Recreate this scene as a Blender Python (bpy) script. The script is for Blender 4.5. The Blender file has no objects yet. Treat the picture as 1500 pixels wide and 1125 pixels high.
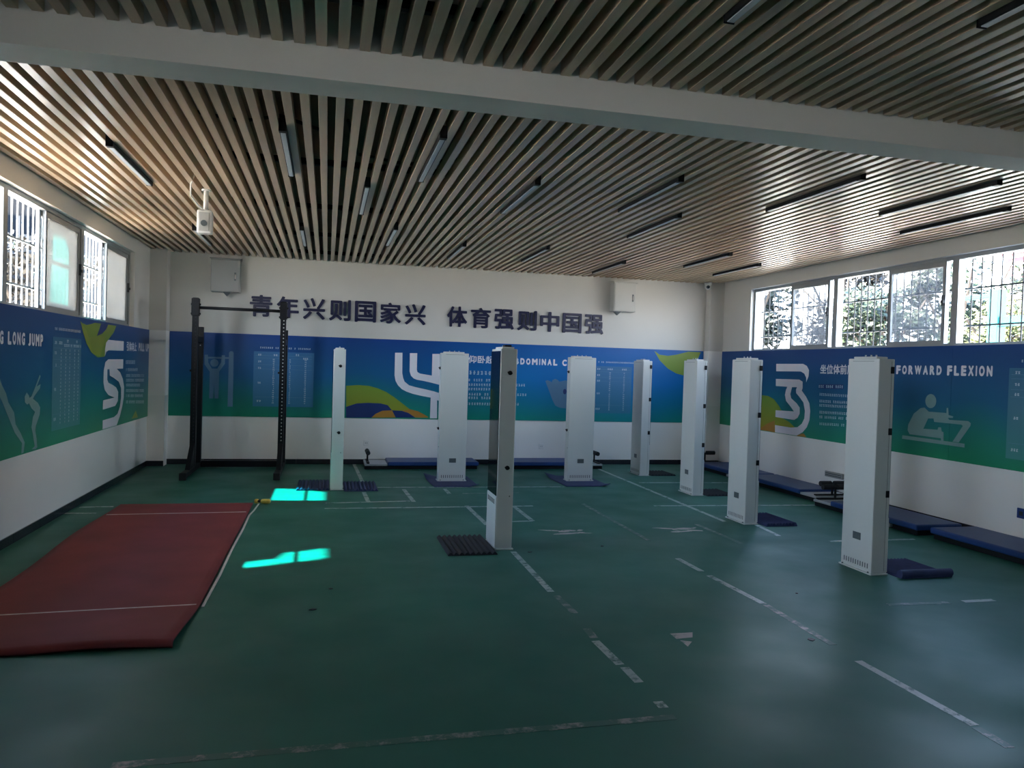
import bpy, bmesh, math, random
from mathutils import Vector, Matrix
random.seed(7)
SC = bpy.context.scene
COL = SC.collection
PI = math.pi

# ---------------------------------------------------------------- camera
cam_d = bpy.data.cameras.new('camera'); cam = bpy.data.objects.new('camera', cam_d); COL.objects.link(cam)
cam_d.sensor_fit = 'HORIZONTAL'; cam_d.sensor_width = 36.0; cam_d.lens = 27.1686
cam_d.clip_start = 0.05; cam_d.clip_end = 300
_r = Vector((0.9721484, -0.2323805, 0.0304430)); _u = Vector((-0.0245731, 0.0281139, 0.9993026)); _f = Vector((0.2330744, 0.9722185, -0.0216206))
cam.matrix_world = Matrix(((_r.x, _u.x, -_f.x, 0), (_r.y, _u.y, -_f.y, 0), (_r.z, _u.z, -_f.z, 1.6), (0, 0, 0, 1)))
SC.camera = cam

# ---------------------------------------------------------------- sky, sun, exposure
EXPOSURE = 3.6
SUN = 10.0
SKY = 1.0
w = bpy.data.worlds.new('sky'); SC.world = w; w.use_nodes = True
bg = w.node_tree.nodes['Background']
bg.inputs['Strength'].default_value = SKY
# clear sky: pale and bright at the horizon, deeper blue overhead, the same all round
_n, _l = w.node_tree.nodes, w.node_tree.links
_tc = _n.new('ShaderNodeTexCoord'); _sx = _n.new('ShaderNodeSeparateXYZ'); _cr = _n.new('ShaderNodeValToRGB')
_e = _cr.color_ramp.elements; _e[0].position = 0.0; _e[0].color = (2.20, 2.35, 2.60, 1); _e[1].position = 1.0; _e[1].color = (.24, .42, .82, 1)
for _p, _c in ((.17, (1.80, 2.15, 2.60)), (.45, (.60, .95, 1.50))):
    _k = _e.new(_p); _k.color = (*_c, 1)
_l.new(_tc.outputs['Generated'], _sx.inputs[0]); _l.new(_sx.outputs['Z'], _cr.inputs['Fac']); _l.new(_cr.outputs['Color'], bg.inputs['Color'])
SUN_S = (0.97, -0.05)                                    # horizontal shift of the sunlight per metre of fall
sd = bpy.data.lights.new('sun', 'SUN'); sd.energy = SUN; sd.angle = math.radians(0.53); sd.color = (1, 0.95, 0.86)
so = bpy.data.objects.new('sun', sd); COL.objects.link(so)
so.rotation_euler = Vector((SUN_S[0], SUN_S[1], -1)).to_track_quat('-Z', 'Y').to_euler(); so.location = (-20, -8, 24)
SC.view_settings.view_transform = 'Standard'; SC.view_settings.look = 'None'
SC.view_settings.gamma = 1.0; SC.view_settings.use_curve_mapping = False
SC.view_settings.exposure = EXPOSURE
SC.cycles.use_denoising = True
SC.cycles.diffuse_bounces = 6; SC.cycles.glossy_bounces = 4; SC.cycles.max_bounces = 10
SC.cycles.transparent_max_bounces = 16; SC.cycles.sample_clamp_indirect = 8.0
SC.cycles.caustics_reflective = False; SC.cycles.caustics_refractive = False

# room: camera stands at x=0, y=0; y runs along the ceiling slats towards the far wall
XL, XR, YB, YF = -2.53, 6.66, 12.375, -2.6
ZS, ZC = 3.16, 3.56                 # underside of slats, slab above
ZT, ZB, ZW = 1.983, 0.727, 2.98     # banner top and bottom, window head
WL0, WL1 = 5.10, 11.26              # left ribbon window
WR0, WR1 = 5.12, 11.33              # right ribbon window
WN0, WN1 = -2.2, 1.7                # added window behind the viewer, out of view, to light the near ceiling

# daylight portals (they emit nothing, they only tell the renderer where the sky comes in)
def portal(x, y0, y1, sx):
    d = bpy.data.lights.new('window_portal', 'AREA'); d.shape = 'RECTANGLE'; d.size = y1 - y0; d.size_y = ZW - ZT + .1
    d.cycles.is_portal = True
    o = bpy.data.objects.new('window_portal', d); COL.objects.link(o); o.location = (x, (y0 + y1) / 2, (ZW + ZT) / 2)
    o.rotation_euler = Vector((sx, 0, 0)).to_track_quat('-Z', 'Y').to_euler()
portal(XL - .30, WL0, WL1, 1); portal(XR + .34, WR0, WR1, -1); portal(XL - .30, WN0, WN1, 1)

# ---------------------------------------------------------------- materials
MATS = {}
def nt(m): return m.node_tree.nodes, m.node_tree.links
def mat(name, col, rough=.5, metal=0., var=0., scale=6., bump=0., spec=.5, stretch=(1, 1, 1), coords='Object', coat=0.):
    if name in MATS: return MATS[name]
    m = bpy.data.materials.new(name); m.use_nodes = True; n, l = nt(m); b = n['Principled BSDF']
    b.inputs['Base Color'].default_value = (*col, 1); b.inputs['Roughness'].default_value = rough
    b.inputs['Metallic'].default_value = metal; b.inputs['Specular IOR Level'].default_value = spec
    b.inputs['Coat Weight'].default_value = coat; b.inputs['Coat Roughness'].default_value = .15
    tc = n.new('ShaderNodeTexCoord'); mp = n.new('ShaderNodeMapping'); mp.inputs['Scale'].default_value = stretch
    no = n.new('ShaderNodeTexNoise'); no.inputs['Scale'].default_value = scale; no.inputs['Detail'].default_value = 4
    l.new(tc.outputs[coords], mp.inputs['Vector']); l.new(mp.outputs['Vector'], no.inputs['Vector'])
    hs = n.new('ShaderNodeHueSaturation'); hs.inputs['Color'].default_value = (*col, 1)
    mr = n.new('ShaderNodeMapRange'); mr.inputs['From Min'].default_value = .25; mr.inputs['From Max'].default_value = .75
    mr.inputs['To Min'].default_value = 1 - var; mr.inputs['To Max'].default_value = 1 + var
    l.new(no.outputs['Fac'], mr.inputs['Value']); l.new(mr.outputs['Result'], hs.inputs['Value'])
    l.new(hs.outputs['Color'], b.inputs['Base Color'])
    if bump:
        bp = n.new('ShaderNodeBump'); bp.inputs['Strength'].default_value = bump; bp.inputs['Distance'].default_value = .01
        l.new(no.outputs['Fac'], bp.inputs['Height']); l.new(bp.outputs['Normal'], b.inputs['Normal'])
    MATS[name] = m; return m

# painted plaster: matt above, enamelled below the banner
M_WALL = mat('wall_paint', (.88, .875, .85), .6, var=.025, scale=1.3)
n, l = nt(M_WALL); b = n['Principled BSDF']
ge = n.new('ShaderNodeNewGeometry'); sx = n.new('ShaderNodeSeparateXYZ'); mr = n.new('ShaderNodeMapRange')
mr.inputs['From Min'].default_value = 1.0; mr.inputs['From Max'].default_value = 1.3; mr.inputs['To Min'].default_value = .22; mr.inputs['To Max'].default_value = .7
l.new(ge.outputs['Position'], sx.inputs[0]); l.new(sx.outputs['Z'], mr.inputs['Value']); l.new(mr.outputs['Result'], b.inputs['Roughness'])
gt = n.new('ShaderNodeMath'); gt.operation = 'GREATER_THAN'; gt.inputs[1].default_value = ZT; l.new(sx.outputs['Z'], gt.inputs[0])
mx = n.new('ShaderNodeMix'); mx.data_type = 'RGBA'; mx.blend_type = 'MULTIPLY'; mx.inputs[7].default_value = (.67, .66, .635, 1)  # colour darkened above the banner to make the upper walls dimmer
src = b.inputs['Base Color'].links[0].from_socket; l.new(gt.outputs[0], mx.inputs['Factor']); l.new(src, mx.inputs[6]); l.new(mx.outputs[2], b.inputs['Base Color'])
M_BEAM = mat('beam_paint', (.80, .785, .765), .7, var=.03, scale=1.5)
M_OUT = mat('outer_render', (.5, .49, .47), .9, var=.06, scale=2)

# green painted concrete floor with worn sheen
M_FLOOR = mat('floor_paint', (.027, .140, .102), .5, var=.22, scale=.55, spec=.26)
n, l = nt(M_FLOOR); b = n['Principled BSDF']
tc = n.new('ShaderNodeTexCoord'); no = n.new('ShaderNodeTexNoise'); no.inputs['Scale'].default_value = 1.7; no.inputs['Detail'].default_value = 6
l.new(tc.outputs['Object'], no.inputs['Vector']); mr = n.new('ShaderNodeMapRange'); mr.inputs['From Min'].default_value = .3; mr.inputs['From Max'].default_value = .7
mr.inputs['To Min'].default_value = .40; mr.inputs['To Max'].default_value = .58
l.new(no.outputs['Fac'], mr.inputs['Value']); l.new(mr.outputs['Result'], b.inputs['Roughness'])

def worn(name, col, keep):
    """line paint worn through to the green floor paint"""
    m = bpy.data.materials.new(name); m.use_nodes = True; n, l = nt(m); b = n['Principled BSDF']; b.inputs['Roughness'].default_value = .45
    tc = n.new('ShaderNodeTexCoord'); no = n.new('ShaderNodeTexNoise'); no.inputs['Scale'].default_value = 9; no.inputs['Detail'].default_value = 8; no.inputs['Roughness'].default_value = .75
    l.new(tc.outputs['Object'], no.inputs['Vector']); cr = n.new('ShaderNodeValToRGB')
    e = cr.color_ramp.elements; e[0].position = .5 - keep; e[0].color = (.03, .12, .09, 1); e[1].position = .60 - keep; e[1].color = (*col, 1)
    l.new(no.outputs['Fac'], cr.inputs['Fac']); l.new(cr.outputs['Color'], b.inputs['Base Color']); MATS[name] = m; return m
M_LINE = worn('line_paint', (.40, .46, .44), .10)
M_LINE2 = worn('line_paint_worn', (.28, .27, .25), .0)
M_PEEL = worn('peeled_screed', (.55, .47, .45), .12)

# laminate slats
M_SLAT = mat('slat_laminate', (.575, .435, .305), .28, var=.12, scale=3.0, stretch=(9, .45, 9), spec=.7)
n, l = nt(M_SLAT); b = n['Principled BSDF']; oi = n.new('ShaderNodeObjectInfo'); mr = n.new('ShaderNodeMapRange'); mr.inputs['To Min'].default_value = .88; mr.inputs['To Max'].default_value = 1.08
h2 = n.new('ShaderNodeHueSaturation'); l.new(oi.outputs['Random'], mr.inputs['Value']); l.new(mr.outputs['Result'], h2.inputs['Value'])
lk = b.inputs['Base Color'].links[0]; src = lk.from_socket; l.new(src, h2.inputs['Color']); l.new(h2.outputs['Color'], b.inputs['Base Color'])
M_SLAB = mat('slab_dark', (.24, .185, .15), .9, var=.2, scale=2)
M_BLACK = mat('black_steel', (.008, .008, .010), .5, var=.1, scale=30, spec=.2)
M_RUBBER = mat('black_rubber', (.014, .014, .017), .7, var=.2, scale=40, bump=.2)
M_WHITEM = mat('white_powder_coat', (.66, .68, .67), .42, var=.02, scale=3)
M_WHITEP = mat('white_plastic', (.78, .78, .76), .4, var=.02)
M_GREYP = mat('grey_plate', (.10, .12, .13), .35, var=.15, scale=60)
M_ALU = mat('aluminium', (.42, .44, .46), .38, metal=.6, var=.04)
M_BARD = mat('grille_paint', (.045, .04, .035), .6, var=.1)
M_FRAME = mat('window_aluminium', (.30, .32, .33), .4, metal=.35, var=.05)
M_GASKET = mat('window_gasket', (.02, .022, .025), .6, var=.1)
M_CHROME = mat('chrome', (.8, .8, .8), .12, metal=1., var=.02)
M_BOX = mat('grey_enamel', (.50, .50, .47), .42, var=.02, scale=4)
M_BOXD = mat('grey_enamel_dark', (.27, .28, .275), .42, var=.02, scale=4)
M_NAVY = mat('navy_acrylic', (.006, .008, .045), .4, var=.05)
M_TILE = mat('baseboard_tile', (.022, .022, .03), .25, var=.25, scale=5)
M_JOINT = mat('grout', (.10, .10, .10), .9, var=.2, scale=20)
M_RED = mat('red_rubber', (.20, .040, .042), .7, spec=.25, var=.16, scale=2.2, bump=.15)
M_REDL = mat('faded_tape', (.52, .43, .42), .7, var=.25, scale=14)
M_TAPE = mat('white_tape', (.62, .60, .57), .6, var=.1, scale=12)
M_YEL = mat('yellow_plastic', (.80, .58, .12), .45, var=.08, scale=12)
M_PAD = mat('blue_vinyl', (.012, .05, .20), .42, var=.12, scale=5, bump=.05)
M_SILVER = mat('silver_plate', (.55, .56, .60), .35, metal=.5, var=.05)
M_MATB = mat('blue_black_foam', (.032, .042, .125), .7, var=.2, scale=12)
M_MATK = mat('black_foam', (.012, .013, .020), .7, var=.2, scale=12)
M_GLASSK = mat('black_glass', (.004, .005, .008), .06, var=.02, spec=.6)
M_INK = mat('print_ink', (.02, .025, .03), .5, var=.05)
M_DIFF = mat('light_diffuser', (.55, .60, .66), .35, var=.02)
M_PRINT = mat('print_white', (.74, .73, .80), .45, var=.02)
M_PRINTS = mat('print_small', (.60, .66, .74), .45, var=.02)
M_ICON = mat('print_pale_blue', (.085, .20, .34), .4, var=.04)
M_ICONG = mat('print_pale_green', (.20, .34, .34), .4, var=.04)
M_PNAVY = mat('print_navy', (.008, .03, .15), .4, var=.04)
M_PORANGE = mat('print_orange', (.42, .20, .03), .4, var=.15, scale=2)

def banner(name, stops, axis=None, lo=0., hi=1., alt=None, rough=.38):
    """printed gradient, running up the sheet; alt = a second gradient faded in along the wall"""
    m = bpy.data.materials.new(name); m.use_nodes = True; n, l = nt(m); b = n['Principled BSDF']; b.inputs['Roughness'].default_value = rough; b.inputs['Specular IOR Level'].default_value = .22
    g = n.new('ShaderNodeNewGeometry'); s = n.new('ShaderNodeSeparateXYZ'); l.new(g.outputs['Position'], s.inputs[0])
    no = n.new('ShaderNodeTexNoise'); no.inputs['Scale'].default_value = .8; no.inputs['Detail'].default_value = 1; l.new(g.outputs['Position'], no.inputs['Vector'])
    mr = n.new('ShaderNodeMapRange'); mr.inputs['From Min'].default_value = ZB; mr.inputs['From Max'].default_value = ZT; l.new(s.outputs['Z'], mr.inputs['Value'])
    ad = n.new('ShaderNodeMath'); ad.operation = 'MULTIPLY_ADD'; ad.inputs[1].default_value = .30; ad.inputs[2].default_value = -.15; l.new(no.outputs['Fac'], ad.inputs[0])
    a2 = n.new('ShaderNodeMath'); l.new(mr.outputs['Result'], a2.inputs[0]); l.new(ad.outputs[0], a2.inputs[1])
    def ramp(st):
        cr = n.new('ShaderNodeValToRGB'); e = cr.color_ramp.elements
        while len(e) < len(st): e.new(.5)
        for el, (p, c) in zip(e, st): el.position = p; el.color = (*c, 1)
        l.new(a2.outputs[0], cr.inputs['Fac']); return cr
    r1 = ramp(stops); out = r1.outputs['Color']
    if alt:
        r2 = ramp(alt); m2 = n.new('ShaderNodeMapRange'); m2.inputs['From Min'].default_value = lo; m2.inputs['From Max'].default_value = hi
        l.new(s.outputs[axis], m2.inputs['Value']); mx = n.new('ShaderNodeMix'); mx.data_type = 'RGBA'
        l.new(m2.outputs['Result'], mx.inputs['Factor']); l.new(out, mx.inputs[6]); l.new(r2.outputs['Color'], mx.inputs[7]); out = mx.outputs[2]
    l.new(out, b.inputs['Base Color']); MATS[name] = m; return m
M_BANB = banner('banner_back', [(0, (.012, .27, .15)), (.22, (.012, .19, .18)), (.5, (.010, .11, .27)), (1, (.010, .055, .24))], 'X', 1.2, 3.4,
                [(0, (.008, .26, .24)), (.25, (.004, .20, .36)), (.55, (.003, .165, .48)), (1, (.006, .10, .36))])
M_BANS = banner('banner_side', [(0, (.022, .27, .14)), (.22, (.020, .22, .19)), (.5, (.016, .125, .25)), (1, (.016, .060, .22))])
M_GREEN = banner('print_leaf', [(0, (.30, .30, .03)), (.4, (.20, .33, .05)), (1, (.22, .30, .05))])
M_LIME = mat('print_lime', (.24, .30, .03), .4, var=.2, scale=2)

def glassy(name, clear, col, tint=(1, 1, 1)):
    m = bpy.data.materials.new(name); m.use_nodes = True; n, l = nt(m); n.remove(n['Principled BSDF']); o = n['Material Output']
    t = n.new('ShaderNodeBsdfTransparent'); t.inputs[0].default_value = (*tint, 1); d = n.new('ShaderNodeBsdfTranslucent'); d.inputs[0].default_value = (*col, 1)
    g = n.new('ShaderNodeBsdfGlossy'); g.inputs['Roughness'].default_value = .08; g.inputs[0].default_value = (.9, .9, .9, 1)
    no = n.new('ShaderNodeTexNoise'); no.inputs['Scale'].default_value = 3.; mr = n.new('ShaderNodeMapRange'); mr.inputs['To Min'].default_value = max(0, 1 - clear - .08); mr.inputs['To Max'].default_value = min(1, 1 - clear + .08)
    l.new(no.outputs['Fac'], mr.inputs['Value'])
    m1 = n.new('ShaderNodeMixShader'); l.new(mr.outputs['Result'], m1.inputs[0]); l.new(t.outputs[0], m1.inputs[1]); l.new(d.outputs[0], m1.inputs[2])
    m2 = n.new('ShaderNodeMixShader'); m2.inputs[0].default_value = .05; l.new(m1.outputs[0], m2.inputs[1]); l.new(g.outputs[0], m2.inputs[2]); l.new(m2.outputs[0], o.inputs[0]); MATS[name] = m; return m
M_PANEL = glassy('frosted_glass', .10, (.25, .243, .225))
M_PANER = glassy('film_glass', .76, (.060, .066, .072))
M_CYAN = glassy('cyan_sun_filter', .97, (.1, .8, .8), (.004, .72, .75))  # filter in the added canopy, tints the sun patches cyan

# ---------------------------------------------------------------- builders
class MB:
    def __init__(s): s.v = []; s.f = []
    def add(s, vs, fs):
        k = len(s.v); s.v += [tuple(p) for p in vs]; s.f += [tuple(i + k for i in f) for f in fs]; return s
    def box(s, x0, x1, y0, y1, z0, z1):
        return s.add([(x, y, z) for x in (x0, x1) for y in (y0, y1) for z in (z0, z1)],
                     [(0, 1, 3, 2), (4, 6, 7, 5), (0, 4, 5, 1), (2, 3, 7, 6), (0, 2, 6, 4), (1, 5, 7, 3)])
    def cyl(s, p0, p1, r, n=12, r1=None):
        p0, p1 = Vector(p0), Vector(p1); d = (p1 - p0).normalized(); a = d.orthogonal().normalized(); b = d.cross(a); r1 = r if r1 is None else r1
        vs = [p0 + (a * math.cos(t) + b * math.sin(t)) * r for t in [2 * PI * i / n for i in range(n)]] + \
             [p1 + (a * math.cos(t) + b * math.sin(t)) * r1 for t in [2 * PI * i / n for i in range(n)]]
        return s.add(vs, [(i, (i + 1) % n, n + (i + 1) % n, n + i) for i in range(n)] + [tuple(range(n))[::-1], tuple(range(n, 2 * n))])
    def tube(s, pts, r, n=8):
        pts = [Vector(p) for p in pts]; rings = []
        for i, p in enumerate(pts):
            d = (pts[min(i + 1, len(pts) - 1)] - pts[max(i - 1, 0)]).normalized(); a = Vector((.31, .52, .8)).cross(d).normalized(); b = d.cross(a)
            rings.append([p + (a * math.cos(2 * PI * k / n) + b * math.sin(2 * PI * k / n)) * r for k in range(n)])
        vs = [q for R in rings for q in R]; fs = []
        for i in range(len(pts) - 1):
            for k in range(n): fs.append((i * n + k, i * n + (k + 1) % n, (i + 1) * n + (k + 1) % n, (i + 1) * n + k))
        return s.add(vs, fs + [tuple(range(n))[::-1], tuple(range((len(pts) - 1) * n, len(pts) * n))])
    def prism(s, poly, fn, d0, d1):
        n = len(poly); vs = [fn(a, b, d0) for a, b in poly] + [fn(a, b, d1) for a, b in poly]
        return s.add(vs, [tuple(range(n)), tuple(range(n, 2 * n))[::-1]] + [(i, (i + 1) % n, n + (i + 1) % n, n + i) for i in range(n)])
    def mesh(s, name, bevel=0., seg=2, smooth=False):
        me = bpy.data.meshes.new(name); me.from_pydata(s.v, [], s.f)
        bm = bmesh.new(); bm.from_mesh(me); bmesh.ops.recalc_face_normals(bm, faces=bm.faces)
        if bevel: bmesh.ops.bevel(bm, geom=[e for e in bm.edges if len(e.link_faces) == 2 and e.calc_face_angle(0) > .6], offset=bevel, segments=seg, affect='EDGES', profile=.5)
        if smooth:
            for f in bm.faces: f.smooth = True
        bm.to_mesh(me); bm.free(); return me
    def build(s, name, m, parent=None, bevel=0., seg=2, smooth=False, loc=None):
        """vertices are given in room coordinates, or in the thing's own frame when its Empty stands at the origin"""
        if parent is not None and world_loc(parent).length > 0:
            p = world_loc(parent); s.v = [tuple(Vector(q) - p) for q in s.v]
        elif loc is not None: s.v = [tuple(Vector(q) - Vector(loc)) for q in s.v]
        return obj(name, s.mesh(name, bevel, seg, smooth), m, parent, loc if parent is None else None)
def world_loc(o):
    p = Vector(o.location)
    while o.parent: o = o.parent; p = p + o.location
    return p
def obj(name, me, m, parent=None, loc=None):
    o = bpy.data.objects.new(name, me); COL.objects.link(o)
    if m is not None and not me.materials: me.materials.append(m)
    if parent is not None: o.parent = parent
    if loc is not None: o.location = loc
    return o
def empty(name, loc=(0, 0, 0)):
    o = bpy.data.objects.new(name, None); COL.objects.link(o); o.location = loc; o.empty_display_size = .1; return o
def tag(o, label, cat=None, group=None, kind=None):
    o['label'] = label
    if cat: o['category'] = cat
    if group: o['group'] = group
    if kind: o['kind'] = kind
    return o
def struct(o, label): o['kind'] = 'structure'; o['label'] = label; return o
def dup(o, parent=None):
    c = o.copy(); COL.objects.link(c); c.parent = parent
    for ch in list(o.children): dup(ch, c)
    return c
# walls as drawing boards: (along the wall, height, distance off the wall) -> room
def on_back(a, z, d): return (a, YB - d, z)
def on_left(a, z, d): return (XL + d, a, z)
def on_right(a, z, d): return (XR - d, a, z)

def glyphs(text, bold=0.):
    """flat letter shapes; weight is added by laying shifted copies over each other"""
    cu = bpy.data.curves.new('lettering', 'FONT'); cu.body = text; cu.resolution_u = 4; cu.fill_mode = 'BOTH'
    o = bpy.data.objects.new('lettering', cu); COL.objects.link(o)
    me = bpy.data.meshes.new_from_object(o.evaluated_get(bpy.context.evaluated_depsgraph_get()))
    bpy.data.objects.remove(o); bpy.data.curves.remove(cu)
    vs = [tuple(v.co) for v in me.vertices]; fs = [tuple(p.vertices) for p in me.polygons]; bpy.data.meshes.remove(me)
    if bold:
        V, Fc = [], []
        for dx, dy in ((0, 0), (bold, 0), (-bold, 0), (0, bold), (0, -bold), (bold * .7, bold * .7), (-bold * .7, bold * .7), (bold * .7, -bold * .7), (-bold * .7, -bold * .7)):
            k = len(V); st = (len(V) // len(vs)) * .00015; V += [(v[0] + dx, v[1] + dy, st) for v in vs]; Fc += [tuple(i + k for i in f) for f in fs]
        vs, fs = V, Fc
    return vs, fs
def lettering(name, text, a0, a1, z0, z1, fn, d0, d1, m, parent=None, bold=0., loc=None):
    """raised letters filling the box a0..a1, z0..z1 of a wall"""
    vs, fs = glyphs(text, bold); xs = [v[0] for v in vs]; ys = [v[1] for v in vs]
    x0, x1, y0, y1 = min(xs), max(xs), min(ys), max(ys)
    pos = [(a0 + (v[0] - x0) / (x1 - x0) * (a1 - a0), z0 + (v[1] - y0) / (y1 - y0) * (z1 - z0)) for v in vs]
    me = bpy.data.meshes.new(name); me.from_pydata([fn(a, z, d1 + v[2]) for (a, z), v in zip(pos, vs)], [], fs)
    bm = bmesh.new(); bm.from_mesh(me); 
    g = bmesh.ops.extrude_face_region(bm, geom=list(bm.faces))
    sh = Vector(fn(0, 0, d0)) - Vector(fn(0, 0, d1))
    bmesh.ops.translate(bm, verts=[e for e in g['geom'] if isinstance(e, bmesh.types.BMVert)], vec=sh)
    bmesh.ops.recalc_face_normals(bm, faces=bm.faces)
    p = world_loc(parent) if parent is not None else (Vector(loc) if loc is not None else Vector())
    bmesh.ops.translate(bm, verts=bm.verts, vec=-p); bm.to_mesh(me); bm.free()
    return obj(name, me, m, parent, loc if parent is None else None)

def condensed(name, text, a0, a1, z0, z1, fn, d, m, parent):
    """tall narrow capitals with open spacing, one mesh per word"""
    W = {'I': .45, 'M': 1.25, 'W': 1.3, 'J': .9, ' ': .5}; tot = sum(W.get(c, 1) for c in text); u = (a1 - a0) / (tot - .26); a = a0
    vs_, fs_ = [], []
    for c in text:
        wd = W.get(c, 1) * u
        if c != ' ':
            vs, fs = glyphs(c, .06); xs = [v[0] for v in vs]; ys = [v[1] for v in vs]; x0, x1, y0, y1 = min(xs), max(xs), min(ys), max(ys)
            k = len(vs_); wv = wd - .26 * u
            vs_ += [fn(a + (v[0] - x0) / (x1 - x0) * wv, z0 + (v[1] - y0) / (y1 - y0) * (z1 - z0), d + v[2]) for v in vs]; fs_ += [tuple(i + k for i in f) for f in fs]
        a += wd
    return MB().add(vs_, fs_).build(name, m, parent)
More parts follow.
